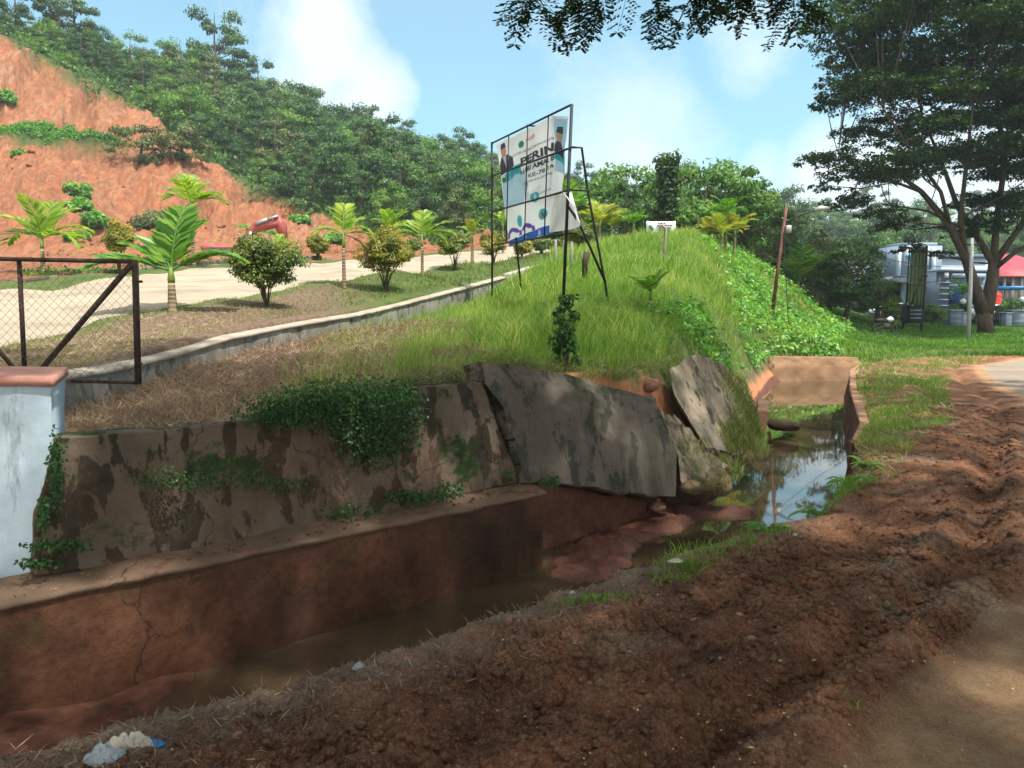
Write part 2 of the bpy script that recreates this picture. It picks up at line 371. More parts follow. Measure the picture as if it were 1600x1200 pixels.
def pyat(px, Y):
    t = np.clip((np.asarray(px, float)+300)/100, 0, 21.999); i = np.floor(t).astype(int); f = t-i
    v = np.clip((np.log(np.maximum(Y, 3.01))-LY[0])/(LY[1]-LY[0]), 0, len(LY)-1.001); j = np.floor(v).astype(int); g = v-j
    def row(k): k = np.clip(k, 0, 22); return TAB[k, j]*(1-g)+TAB[k, j+1]*g
    p0, p1, p2, p3 = row(i-1), row(i), row(i+1), row(i+2)
    return p1+.5*f*(p2-p0+f*(2*p0-5*p1+4*p2-p3+f*(3*(p1-p2)+p3-p0)))
def pxY(x, Y):
    px = 800+F*x/(Y*ct)
    for _ in range(3):
        u = (600-pyat(px, Y))/F; e = (-st+ct*u)/(ct+st*u)
        px = 800+F*(x/Y)/(ct-e*st)
    return px, e
# canal edges (world x, y): RE = our side, LE = far side
RE = np.array([(-14,-6.73),(-2.08,2.98),(.62,5.18),(1.17,5.72),(2.47,6.9),(3.9,9.0),(5.53,11.9),(7.5,16.8),(9.75,22),(11.4,25.0),(14.5,27.2),(22,28.6),(45,30)])
LE = np.array([(-14,-4.9),(-3.12,4.55),(.32,7.54),(2.0,9.15),(3.0,10.6),(3.54,11.9),(5.2,16.5),(7.5,22.4),(9.1,26.2),(9.9,27.6),(14,29.2),(22,30.4),(45,32)])
def sdist(x, y, PL, side):
    # signed distance, positive on the given side (+1 = right of travel)
    best = np.full(np.shape(x), 1e9); sg = np.ones(np.shape(x))
    for (x0, y0), (x1, y1) in zip(PL[:-1], PL[1:]):
        dx, dy = x1-x0, y1-y0; L2 = dx*dx+dy*dy
        t = np.clip(((x-x0)*dx+(y-y0)*dy)/L2, 0, 1); ex = x-(x0+t*dx); ey = y-(y0+t*dy)
        d = np.hypot(ex, ey); c = dx*(y-y0)-dy*(x-x0)
        m = d < best-1e-9; best = np.where(m, d, best); sg = np.where(m, np.where(c < 0, 1., -1.), sg)
    return best*sg*side
ROADE = np.array([(-6,-6.2),(1.13,2.9),(3.44,5.05),(6.3,9.4),(9.3,14),(11.7,19.5),(14.2,24.2),(17,26.3),(24,27.6),(45,28.6)])
def roadd(x, y): return sdist(x, y, ROADE, 1)
def near_h(x, y, detail=True):
    rd = roadd(x, y)
    z = .05*fbm(x*.6, y*.6, 3, 3)
    if detail:
        amp = sstep(.25, -.5, rd)*sstep(16, 7, y)
        n = fbm(x*3.2, y*3.2, 11, 5, .6); n2 = fbm(x*8, y*8, 21, 4, .7)
        z = z+amp*(.06*n+.05*np.abs(n2)+.035*sstep(.05,.5,fbm(x*1.4+3, y*1.4, 5, 3)))
        n3 = fbm(x*15, y*15, 27, 4, .65); z = z+amp*(.020*n3+.022*np.clip(n3-.05, 0, 1))*sstep(8, 5, y)
        # ruts and ridges that run along the road edge
        z = z+.11*np.exp(-((rd+.05+.1*fbm(x*1.3, y*1.3, 8, 2))/.12)**2)*sstep(13, 9, y)
        z = z+.07*np.exp(-((rd+.55+.12*fbm(x*1.1, y*1.1, 9, 2))/.10)**2)*sstep(10, 7, y)
        z = z-.07*np.exp(-((rd+.32)/.12)**2)-.05*np.exp(-((rd+1.15+.1*fbm(x*.8, y*.8, 19, 2))/.11)**2)*sstep(10, 7, y)
        z = z+(.006*n+.005*n3)*sstep(-.2,.2,rd)
    z = z*(1-.7*sstep(.3, .8, rd))
    # grassy crest on our bank farther along
    dR = sdist(x, y, RE, 1)
    z = z+.10*np.exp(-((dR-.9)/.7)**2)*sstep(7, 11, y)
    z = z-(.05+.07*sstep(5, 5.6, y))*sstep(.6, .0, dR)*sstep(8, 6.5, y)
    # beyond the bend the ground falls in with the far verge
    far = CAMH+y*((-st+ct*(600-pyat(800+F*x/(np.maximum(y, 1)*ct), np.maximum(y, 3.1)))/F))
    return z*(1-sstep(25, 29, y))+far*sstep(25, 29, y)
def bed_h(x, y):
    z = -.98+.05*fbm(x*1.5, y*1.5, 31, 4)
    z = z+.27*sstep(-1.4, -3.0, x)+.08*fbm(x*2.5, y*2.5, 33, 4)*sstep(-.5, -2.5, x)
    # mud bar across the drain below the broken slab
    def seg(ax_, ay, bx, by):
        dx, dy = bx-ax_, by-ay; t = np.clip(((x-ax_)*dx+(y-ay)*dy)/(dx*dx+dy*dy), 0, 1); return np.hypot(x-ax_-t*dx, y-ay-t*dy)
    d = np.minimum(seg(.72, 7.55, 1.05, 8.35)-.06, seg(1.05, 8.35, 2.05, 9.5)+.03)+.13*fbm(x*2, y*2, 35, 4)
    z = z+.25*sstep(.62, .18, d)+.07*fbm(x*5, y*5, 36, 5, .65)*sstep(.9,.4,d)
    d = seg(2.0, 9.45, 2.95, 9.7)+.08*fbm(x*4, y*4, 37, 4)
    z = np.maximum(z, -.98+.26*sstep(.38, .1, d)+.03*fbm(x*8, y*8, 38, 3))
    return z
KXY = np.array([P(*k)[:2] for k in [(60,592,7.0),(110,581,7.5),(169,573,8.1),(208,565,8.6),(280,547,9.6),(357,524,10.8),(487,500,13.2),(560,489,14.7),(620,475,16.3),(720,450,19.6),(790,431,22.5)]])
KXY = np.vstack([KXY, [[2.0, 28.0]]])
def HT(x, y, carve=True):
    x = np.asarray(x, float); y = np.asarray(y, float); ys = np.maximum(y, 3.1)
    px, e = pxY(x, ys); T = CAMH+ys*e
    red = redmask(px, y)
    dk = sdist(x, y, KXY, -1)
    T = T-.38*np.exp(-np.maximum(-dk, 0)/1.3)*sstep(.22, .08, dk)*sstep(23, 20, y)*sstep(-6.5, -5.5, x)+.0
    T = T+fbm(x*.45, y*.45, 41, 4)*.20*sstep(8, 13, y)*sstep(.3, 1.6, np.abs(dk))*sstep(70, 20, y)
    T = T+red*(fbm(x*.16, y*.16, 43, 6, .6)*2.3*sstep(46, 56, y)-1.6*sstep(.12,.0,np.abs(fbm(x*.13+.3*fbm(x*.3,y*.3,47,3), y*.05, 48, 3)))*sstep(50,58,y)+1.0*np.abs(fbm(x*.9+y*.1, y*.25, 44, 5, .6))*sstep(52,58,y)+.25*fbm(x*1.0, y*1.0, 45, 5, .6))
    T = T+fbm(x*.05, y*.05, 46, 3)*1.5*sstep(90, 130, y)
    if not carve: return T
    dL = sdist(x, y, LE, -1); dR = sdist(x, y, RE, 1)
    B = bed_h(x, y)
    wl_ = sstep(9.5, 13, y)
    lo = .44*(1-wl_)+.0*wl_+.10*fbm(x*2, y*2, 51, 4)*wl_; hi = .58*(1-wl_)+1.25*wl_+.2*fbm(x*1.3, y*1.3, 52, 4)*wl_
    # below the broken slab the earth face stands open and a bit farther back
    op = np.exp(-((x-1.6)/1.0)**2)*sstep(7.4, 8, y)*sstep(12, 10.5, y)
    lo = lo-.12*op; hi = hi+.14*op+.1*fbm(x*3, y*3, 53, 3)*op
    cut = np.maximum(-2.75-x, 0)*1.0*sstep(7, 6, y); lo = lo+cut; hi = hi+cut
    k = np.clip((dL-lo)/np.maximum(hi-lo, .05), 0, 1); k = k**(.6+.15*wl_)
    Zl = B*(1-k)+T*k
    nr = .03+.25*sstep(5.5, 7, y)*sstep(10, 8.4, y)
    k2 = np.clip(dR/nr, 0, 1)
    Zr = B*(1-k2)+near_h(x, y)*k2
    return np.where(dL > 0, Zl, np.where(dR > 0, Zr, B))
YN = lambda px: np.interp(px, [-300,-100,0,100,200,300,400,500,600,700,800,900], [11.5,10.5,10,11.5,12.8,14,16,17.5,20.5,24,28,34])
YF = lambda px: np.interp(px, [-300,-100,0,100,200,300,400,500,600,700,800,900], [18,17.3,17,18,19.5,21.5,24,26.5,29,32,36,40])
CT = lambda px: np.interp(px, [-300,0,60,100,200,255,300,400,450,500,560,620,680,760], [88,86,85,84,86,84,80,76,74,70,66,63,62,60])
def redmask(px, y):
    return sstep(-.6, .6, (CT(px)-y)+0*px)*sstep(0, 2, y-YF(px)-3)*sstep(830, 760, px)
# ------------------------------------------------------------ ground materials
def soilmat():
    M = Mat('churned_soil'); p = M.noise(1.6, 6, .7); q = M.noise(5.5, 8, .75); f = M.noise(34, 8, .8)
    c = M.ramp(p, [(.34, (.11,.043,.022)), (.46, (.19,.078,.038)), (.57, (.34,.145,.07)), (.68, (.50,.26,.14))])
    c = M.mix(M.mask(q, .50, .72), c, (.38,.21,.12,1)); c = M.mix(M.mask(M.noise(.55, 4, .6, scale=(1,1.3,1)), .56, .66), c, M.mix(q, (.30,.20,.13,1), (.48,.35,.24,1)))
    c = M.mix(M.mask(f, .44, .56), M.mix(.50, c, (.04,.017,.009,1)), c); c = M.mix(M.math('MULTIPLY', M.mask(M.noise(62, 6, .8), .56, .66), .55), c, (.50,.29,.17,1))
    c = M.mix(M.math('MULTIPLY', M.attr('edge'), M.mask(q, .3, .6)), c, M.ramp(f, [(.3, (.19,.14,.10)), (.7, (.42,.34,.25))]))
    c = M.mix(M.attr('sand'), c, M.ramp(M.noise(3.5, 12, .78), [(.3, (.25,.13,.058)), (.5, (.40,.24,.125)), (.7, (.54,.37,.21))]))
    gr = M.noise(75, 5, .85); c = M.mix(M.math('MULTIPLY', M.mask(gr, .54, .62), .45), c, (.60,.44,.28,1)); c = M.mix(M.math('MULTIPLY', M.mask(gr, .46, .38), .5), c, (.10,.05,.028,1))
    M.col(c).rough(.95); M.bump(M.noise(36, 10, .85), 1.0, .05); return M.m
SOIL = soilmat()
def bankmat():
    M = Mat('bank_ground'); p = M.noise(2.5, 6, .65); f = M.noise(12, 6, .7)
    g = M.ramp(p, [(.3, (.035,.06,.015)), (.7, (.09,.12,.03))])
    d = M.ramp(f, [(.3, (.07,.042,.028)), (.7, (.20,.14,.10))])
    r = M.ramp(f, [(.3, (.27,.10,.045)), (.7, (.48,.22,.11))])
    c = M.mix(M.attr('dry'), g, d); c = M.mix(M.attr('red'), c, r)
    mud = M.ramp(M.noise(7, 12, .82), [(.36, (.06,.023,.015)), (.7, (.17,.072,.047))])
    c = M.mix(M.attr('mud'), c, mud); M.col(c)
    M.rough(M.math('SUBTRACT', .95, M.math('MULTIPLY', M.attr('mud'), .35))); M.bump(M.noise(14, 8, .7), .7, .03); return M.m
BANK = bankmat()
def cliffmat():
    M = Mat('red_earth'); a = M.noise(.10, 6, .6); b = M.noise(.6, 8, .72, scale=(1.6,.7,.5)); s = M.noise(2.2, 7, .7, scale=(1.4,.5,.35))
    c = M.ramp(a, [(.30, (.17,.082,.045)), (.5, (.24,.128,.074)), (.7, (.34,.215,.135))])
    c = M.mix(M.mask(b, .42, .66), M.mix(.75, c, (.34,.12,.05,1)), c)
    c = M.mix(M.math('MULTIPLY', M.mask(s, .56, .72), .30), c, (.62,.38,.24,1)); c = M.mix(M.math('MULTIPLY', M.mask(s, .54, .42), .55), c, (.13,.052,.028,1))
    c = M.mix(M.attr('veg'), c, M.ramp(M.noise(.5, 6), [(.3, (.02,.045,.012)), (.7, (.07,.11,.03))]))
    M.col(c).rough(.95); M.bump(M.noise(1.6, 9, .75), .9, .35); return M.m
CLIFF = cliffmat()
def roadmat(name, c1, c2, c3):
    M = Mat(name); a = M.noise(.5, 6, .65); b = M.noise(7, 7, .7); w = M.noise(1.4, 5, .6, scale=(.35,1.2,1))
    c = M.ramp(a, [(.3, c1), (.7, c2)]); c = M.mix(M.mask(b, .45, .75), c, c3); c = M.mix(M.math('MULTIPLY', M.mask(w, .5, .62), .5), c, tuple(x*.7 for x in c1)+(1,))
    M.col(c).rough(.9); M.bump(M.noise(30, 6, .7), .35, .01); return M.m
UPRD = roadmat('pale_concrete_road', (.25,.21,.155), (.36,.305,.225), (.30,.27,.22,1))
ASPH = roadmat('dusty_asphalt', (.20,.165,.125), (.30,.245,.185), (.15,.135,.12,1))
WET = Mat('water'); 
WET.col(WET.ramp(WET.noise(.45, 4), [(.35, (.05,.036,.02)), (.65, (.085,.06,.034))])).rough(.03)
WET.b.inputs['IOR'].default_value = 2.7; WET.b.inputs['Specular IOR Level'].default_value = .5
WET.bump(WET.noise(3.2, 3, .5, scale=(1,.45,1)), .05, .015); WATER = WET.m
# ------------------------------------------------------------ terrain mesh: fan grid (fine near the camera, coarser away), split into regions
A = np.concatenate([np.linspace(-1.7, -.78, 46)[:-1], np.linspace(-.78, .78, 820), np.linspace(.78, 1.7, 46)[1:]])
Yg = np.exp(np.concatenate([np.linspace(math.log(1.25), math.log(34), 700)[:-1], np.linspace(math.log(34), math.log(330), 190)]))
AA, YY = np.meshgrid(A, Yg); XX = AA*YY
ZZ = HT(XX, YY); PXX, _ = pxY(XX, np.maximum(YY, 3.1))
DL = sdist(XX, YY, LE, -1); DR = sdist(XX, YY, RE, 1); RD = roadd(XX, YY)
isnear = (DR > 0)
na = len(A); ii, jj = np.meshgrid(np.arange(na-1), np.arange(len(Yg)-1)); q0 = (jj*na+ii).ravel()
QUADS = np.stack([q0, q0+1, q0+na+1, q0+na], 1)
VV = np.stack([XX, YY, ZZ], -1).reshape(-1, 3)
def fc(arr): return arr.reshape(-1)[QUADS]
fDR = fc(DR).mean(1); fDL = fc(DL).mean(1); fY = fc(YY).mean(1); fPX = fc(PXX).mean(1); fRD = fc(RD).mean(1)
onroad = (fDR > 0) & (fRD > .35+.15*vn(fPX*.05, fY*2, 4)) & (fY < 27.6) & (fY > 13.0)
uproad = (fDL > 0) & (fY > YN(fPX)) & (fY < YF(fPX)) & (fPX < 880)
hill = (fDL > 0) & (fY > YF(fPX)+1.2) & ((fPX < 800) | (fY > 56)) | (fY > 66)
near = (fDR > 0) & ~onroad & (fY < 27)
side_canal = (fDR <= 0) & (fDL <= 0)
bank = ~(onroad | uproad | hill | near | side_canal)
dry = np.clip(sstep(620, 480, PXX+30*fbm(XX, YY, 61, 3))*sstep(0, 1, YN(PXX)-YY)*1.0+.6*sstep(.9, .5, DL)*sstep(560, 620, PXX), 0, 1)
redm = np.clip(sstep(1.0, .5, DL)*sstep(8, 9, YY)*sstep(29, 27, YY), 0, 1)*sstep(.12, -.12, ZZ+.42+.15*fbm(XX*1.5, YY*1.5, 66, 3))
redm = np.maximum(redm, sstep(.75, .6, DL)*sstep(7.6, 8.2, YY)*sstep(11, 10, YY))
mudm = np.maximum(((DR <= .02) & (DL <= .30)).astype(float), ((DL < .62) & (ZZ < .25) & (YY > 7.4) & (YY < 11)).astype(float)*sstep(.1, -.25, ZZ-.1*fbm(XX*3, YY*3, 88, 3)))
def sub(name, m, mat, attrs, label=None):
    q = QUADS[m]; used = np.unique(q); mp = np.full(len(VV), -1); mp[used] = np.arange(len(used))
    o = mesh_np(name, VV[used], [mp[q]], mat, None, {k: a.reshape(-1)[used] for k, a in attrs.items()}, True)
    return tag(o, kind='structure', label=label)
edge = sstep(.75, .05, DR)*sstep(9, 6, YY)
sand = sstep(.0, .25, RD+.08*fbm(XX*2, YY*2, 71, 3))
sub('ground', near, SOIL, {'edge': edge, 'sand': sand}, 'churned red brown soil beside the drain')
sub('asphalt_road', onroad, ASPH, {'sand': sand}, 'grey road curving away on the right')
sub('canal_bed', side_canal, BANK, {'dry': dry, 'red': 0*redm, 'mud': mudm}, 'wet red mud in the bottom of the drain')
sub('grass_bank', bank, BANK, {'dry': dry, 'red': redm, 'mud': mudm}, 'grassy slope above the drain')
sub('upper_road', uproad, UPRD, {'dry': dry}, 'pale dirt and concrete road climbing to the left of the billboard')
veg = 1-redmask(PXX, YY); veg = np.where((PXX < 830) & (YY < 60) & (YY > 10), np.maximum(veg*.0, 0), veg)
bench = np.exp(-((YY-(69.5+.02*PXX+1.5*fbm(XX*.15, YY*.1, 81, 3)))/1.6)**2)*sstep(215, 150, PXX)
veg = np.clip(np.maximum(veg, bench*1.6), 0, 1)
veg = np.maximum(veg, sstep(.35, .5, fbm(XX*.12, YY*.12, 82, 4))*sstep(520, 400, PXX)*sstep(42,48,YY)*.8)
sub('hillside', hill, CLIFF, {'veg': veg}, 'cut red earth hill with forest on top')
# ground behind and beside the camera, and the far plain out to the horizon
g = MB(); nx, ny = 40, 30
gx, gy = np.meshgrid(np.linspace(-2.12, 60, nx), np.linspace(-40, 1.262, ny)); gz = 0*gx
m_ = MB(); base = np.stack([gx, gy, gz], -1).reshape(-1, 3); base[:, 0] = np.where(base[:, 0] < -2.1, -2.12, base[:, 0])
x0 = np.interp(gy[:, 0], RE[:, 1], RE[:, 0])
for j in range(ny):
    base[j*nx:(j+1)*nx, 0] = np.maximum(x0[j] if gy[j, 0] > -6.7 else -14, np.linspace(x0[j] if gy[j,0] > -6.7 else -14, 60, nx))
    base[j*nx:(j+1)*nx, 2] = -.012
i2, j2 = np.meshgrid(np.arange(nx-1), np.arange(ny-1)); qq = (j2*nx+i2).ravel()
tag(mesh_np('ground', base, [np.stack([qq, qq+1, qq+nx+1, qq+nx], 1)], SOIL, None, {'edge': np.zeros(len(base)), 'sand': sstep(-.2, .3, roadd(base[:, 0], base[:, 1]))}, True), kind='structure', label='soil and road behind the camera')
th = np.linspace(0, 2*math.pi, 65)[:-1]; pv = [[0, 0, -3.2]]+[[760*math.cos(t), 760*math.sin(t), -3.2] for t in th]
tag(mesh_np('terrain', np.array(pv), [np.array([[0, k+1, (k+1) % 64+1] for k in range(64)])], CLIFF, None, {'veg': np.ones(65)}), kind='structure', label='far green plain')
# water surface: the strip between the two canal edges
wl2 = MB()
ws = [LE[i]+(LE[i]-RE[i])/np.linalg.norm(LE[i]-RE[i])*.55 for i in range(1, 9)]
er = [RE[i]+(RE[i]-LE[i])/np.linalg.norm(RE[i]-LE[i])*(.02 if i < 3 else .3) for i in range(1, 9)]
ws.append(np.array([10.3, 28.1])); er.append(np.array([12.2, 26.4])); ws.append(np.array([13.8, 29.4])); er.append(np.array([14.6, 27.0]))
wv = np.array([[a[0], a[1], -.80] for a in ws]+[[a[0], a[1], -.80] for a in er]); k_ = len(ws)
tag(mesh_np('water', wv, [np.array([[i, k_+i, k_+i+1, i+1] for i in range(k_-1)])], WATER), kind='structure', label='still muddy water in the drain reflecting the sky')
def HZ(x, y): return float(HT(np.array([x]), np.array([y]))[0])
def onT(px, Y, dz=0.0):
    # ground point seen at column px, distance Y
    p = P(px, float(pyat(px, Y)), Y); return np.array([p[0], Y, HZ(p[0], Y)+dz])
# ------------------------------------------------------------ walls of the drain
def wallmat(name, base, dark, patch=.5, moss=.0, red=0.0, streak=.4, seed=0.0):
    M = Mat(name); v = M.n.new('ShaderNodeVectorMath'); v.operation = 'ADD'; M.l.new(M.geo.outputs['Position'], v.inputs[0]); v.inputs[1].default_value = (seed, seed*2, 0)
    P_ = v.outputs[0]
    a = M.noise(1.3, 6, .6, P_); b = M.noise(4.6, 7, .62, P_, scale=(1, 1, .5), dist=.25); f = M.noise(14, 7, .7, P_); s = M.noise(3.5, 5, .65, P_, scale=(1, 1, .22))
    c = M.ramp(a, [(.3, tuple(x*.72 for x in base)), (.5, base), (.72, tuple(min(1, x*1.3) for x in base))])
    c = M.mix(M.math('MULTIPLY', M.mask(s, .45, .65), streak), c, tuple(x*.35 for x in base)+(1,))
    c = M.mix(M.mask(b, patch, patch+.035), c, M.mix(f, tuple(x*.7 for x in dark)+(1,), tuple(x*1.5 for x in dark)+(1,)))
    if red: c = M.mix(M.math('MULTIPLY', M.mask(M.noise(1.0, 5, .6, P_), .35, .6), red), c, M.ramp(f, [(.3, (.075,.028,.016)), (.7, (.17,.075,.04))]))
    if moss: c = M.mix(M.math('MULTIPLY', M.mask(M.noise(1.7, 6, .65, P_, scale=(1,1,1.4)), .54, .60), moss), c, M.ramp(f, [(.3, (.008,.022,.006)), (.7, (.03,.065,.014))]))
    vo = M.n.new('ShaderNodeTexVoronoi'); vo.feature = 'DISTANCE_TO_EDGE'; vo.inputs['Scale'].default_value = .85
    dv = M.n.new('ShaderNodeVectorMath'); dv.operation = 'MULTIPLY_ADD'; nn_ = M.n.new('ShaderNodeTexNoise'); nn_.inputs['Scale'].default_value = 3.5; nn_.inputs['Detail'].default_value = 6; M.l.new(P_, nn_.inputs['Vector'])
    M.l.new(nn_.outputs['Color'], dv.inputs[0]); dv.inputs[1].default_value = (.45, .45, .45); M.l.new(P_, dv.inputs[2]); M.l.new(dv.outputs[0], vo.inputs['Vector'])
    ck = M.math('MULTIPLY', M.mask(vo.outputs['Distance'], .010, .002), M.mask(a, .45, .6)); c = M.mix(M.math('MULTIPLY', ck, .85), c, (.012,.01,.008,1))
    c = M.mix(M.math('MULTIPLY', M.mask(M.noise(45, 5, .8, P_), .54, .66), .3), c, tuple(x*.4 for x in base)+(1,))
    c = M.mix(M.math('MULTIPLY', M.mask(f, .55, .8), .25), c, tuple(min(1, x*1.6) for x in base)+(1,))
    M.col(c).rough(.92); M.bump(M.noise(22, 9, .75, P_), .7, .015); return M.m
WALLA = wallmat('stained_render', (.125,.100,.074), (.022,.024,.016), .50, .95, .35, .5)
WALLB = wallmat('blotched_concrete', (.115,.097,.078), (.045,.042,.034), .535, .35, .0, .45, 3.1)
WALLC = wallmat('streaked_concrete', (.27,.22,.16), (.06,.05,.035), .56, .5, .0, .7, 7.7)
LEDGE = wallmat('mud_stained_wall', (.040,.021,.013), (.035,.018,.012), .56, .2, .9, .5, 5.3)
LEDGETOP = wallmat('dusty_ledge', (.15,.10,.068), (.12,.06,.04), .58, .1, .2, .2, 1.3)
KERBM = wallmat('weathered_kerb', (.25,.24,.21), (.10,.10,.085), .56, .15, .0, .5, 2.2)
dL_ = np.array([.754, .657, 0]); nL = np.array([-.657, .754, 0]); CL0 = -.657*.32+.754*7.54
def onL(px, py, d):
    r = ray(px, py); t = (CL0+d)/(nL@r); return np.array([0, 0, CAMH])+r*t
def Lpt(s, d, z): # s metres along the drain from its ledge end, d back from the ledge front, height z
    return np.array([.32, 7.54, 0])+dL_*s+nL*d+np.array([0, 0, z])
# lower wall with the ledge
t = empty('drain_wall', Lpt(0, .2, -1.2), 0, 'low mud-stained concrete drain wall forming a narrow ledge below the tall wall', 'wall')
def pc(mb, name, mat, par, smooth=True):
    o = mb.build(name, mat, None, smooth); o.parent = par; o.matrix_parent_inverse = Matrix.Translation(par.location).inverted(); return o
m = MB(); m.loft([[Lpt(-18, 0, -1.3), Lpt(.02, 0.02, -1.3)], [Lpt(-18, 0, -.6), Lpt(.0, .01, -.6)], [Lpt(-18, 0, -.035), Lpt(-.02, .0, -.035)]], nL*.42, 200, 30, .012, .02, 3)
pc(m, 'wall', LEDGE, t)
m = MB(); rows = [[Lpt(-18, -.015, 0.0), Lpt(.03, -.015, -.01)], [Lpt(-18, .2, .012), Lpt(.03, .2, .01)], [Lpt(-18, .44, .03), Lpt(.02, .44, .03)]]
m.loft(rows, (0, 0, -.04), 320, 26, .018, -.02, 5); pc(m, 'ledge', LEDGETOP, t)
# tall wall, left part
wl1 = [[onL(54, 900, .3), onL(250, 877, .3), onL(500, 834, .3), onL(720, 775, .3), onL(815, 752, .3)],
       [onL(56, 800, .38), onL(300, 770, .38), onL(560, 720, .38), onL(780, 672, .38)],
       [onL(76, 730, .42), onL(300, 712, .42), onL(600, 655, .42), onL(768, 636, .42)],
       [onL(86, 686, .44), onL(300, 668, .44), onL(400, 655, .44), onL(520, 629, .44), onL(612, 609, .44), onL(752, 598, .44)]]
m = MB(); m.loft(wl1, nL*.28, 260, 60, .02, .022, 11)
o = m.build('retaining_wall', WALLA, None, True); tag(o, 'long stained concrete retaining wall with moss and creeper, left of the crack', 'wall')
m = MB()
m.loft([[onL(818, 753, .22), onL(856, 754, .20), onL(958, 768, .16), onL(1059, 778, .12)],
        [onL(804, 690, .28), onL(900, 690, .26), onL(1058, 705, .22)],
        [onL(781, 633, .36), onL(900, 636, .32), onL(1038, 660, .3)],
        [onL(757, 600, .42), onL(900, 608, .38), onL(1028, 636, .34)],
        [onL(752, 565, .50), onL(800, 569, .50), onL(871, 582, .48), onL(920, 596, .46), onL(971, 609, .42), onL(1019, 621, .40)]], nL*.27+np.array([0, 0, -.06]), 200, 120, .06, .035, 17)
tag(m.build('wall_slab', WALLB, None, True), 'blotched concrete wall slab leaning over the undercut, right of the crack', 'broken wall')
m = MB()
m.loft([[P(1104, 697, 9.75), P(1150, 712, 10.6), P(1200, 712, 11.5)],
        [P(1056, 622, 9.95), P(1120, 636, 10.9), P(1184, 650, 11.9)],
        [P(1044, 578, 10.25), P(1066, 565, 10.7), P(1088, 554, 11.15), P(1126, 565, 11.8), P(1166, 600, 12.4)]], (.08, .25, -.13), 120, 120, .08, .04, 23)
tag(m.build('wall_slab', WALLC, None, True), 'streaked slab of broken wall tipped back against the bank, grass on its right side', 'broken wall')
m = MB()
m.loft([[P(1062, 760, 9.15), P(1110, 740, 9.6), P(1140, 728, 10.1)], [P(1056, 705, 9.4), P(1098, 700, 9.8)], [P(1030, 640, 9.6), P(1060, 652, 9.75)]], (.12, .28, -.1), 40, 50, .10, .07, 29)
tag(m.build('wall_fragment', WALLC, None, True), 'mossy wedge of broken wall between the leaning slab and the tipped slab', 'rubble')
def rock(name, c, r, mat, label, cat, grp=None, seed=0, n=18, sub=None):
    th, ph = np.meshgrid(np.linspace(0, 2*math.pi, n*2+1)[:-1], np.linspace(.02, math.pi-.02, n))
    d = np.stack([np.sin(ph)*np.cos(th), np.sin(ph)*np.sin(th), np.cos(ph)], -1)
    k = 1+.28*fbm(d[..., 0]*1.7+seed+9, d[..., 1]*1.7+d[..., 2]*1.3, seed, 4)
    V = (d*k[..., None]*np.array(r)).reshape(-1, 3); w = n*2
    Q = [[j*w+i, (j+1)*w+i, (j+1)*w+(i+1) % w, j*w+(i+1) % w] for j in range(n-1) for i in range(w)]
    mb = MB(); mb.add(V, Q); o = mb.build(name, mat, None, True); o.location = tuple(c); o.rotation_euler = (random.uniform(-.4, .4), random.uniform(-.4, .4), random.uniform(0, 3)); return tag(o, label, cat, grp)
STONE = plain('stone', (.30,.25,.20), .85, var=.35, sc=9, bump=.5)
STONER = plain('muddy_stone', (.24,.13,.085), .9, var=.4, sc=9, bump=.5)
MOSSR = wallmat('mossy_rubble', (.20,.16,.10), (.06,.06,.03), .5, .9, .3, .3, 9.1)
for px, py, Y, r, lb in ((1105, 748, 9.7, (.34,.26,.15), 'largest mossy rubble lump at the foot of the tipped slab'), (1160, 716, 11.0, (.26,.2,.12), 'mossy rubble lump under the right corner of the tipped slab, by the water'),
                     (1082, 762, 9.25, (.16,.14,.09), 'small mossy rubble lump beside the bottom corner of the leaning slab')):
    rock('rubble', P(px, py, Y), r, MOSSR, lb, 'rubble', 'lumps of broken wall by the water', int(px))
rock('stone', P(1018, 602, 9.9), (.12,.10,.09), STONER, 'pale round stone in the red earth above the leaning slab', 'stone', None, 3)
rock('stone', P(1108, 706, 10.1), (.07,.05,.05), STONE, 'small pale stone lodged beneath the tipped slab', 'stone', None, 5)
rock('stone', G(1028, 792, -.6), (.10,.08,.05), STONER, 'flat brown stone on the mud bar below the leaning slab', 'stone', None, 6)
# broken drain edge block at the waterline
m = MB(); m.loft([[P(1176, 668, 15.0), P(1196, 680, 14.7)], [P(1184, 640, 15.1), P(1202, 642, 14.8)]], (.25, .8, .12), 14, 14, .04, .03, 31)
tag(m.build('concrete_block', plain('sandy_block', (.36,.22,.14), .9, var=.3, sc=6, bump=.5), None, True), 'reddish block of broken drain edge sticking out by the water', 'concrete block')
rock('rubble', P(1225, 655, 15.6)+np.array([0, 0, -.12]), (.34,.4,.12), plain('dark_mud', (.07,.05,.03), .9, var=.5, sc=5, bump=.6), 'dark clod of fallen bank lying in the water', 'earth clod', None, 9)
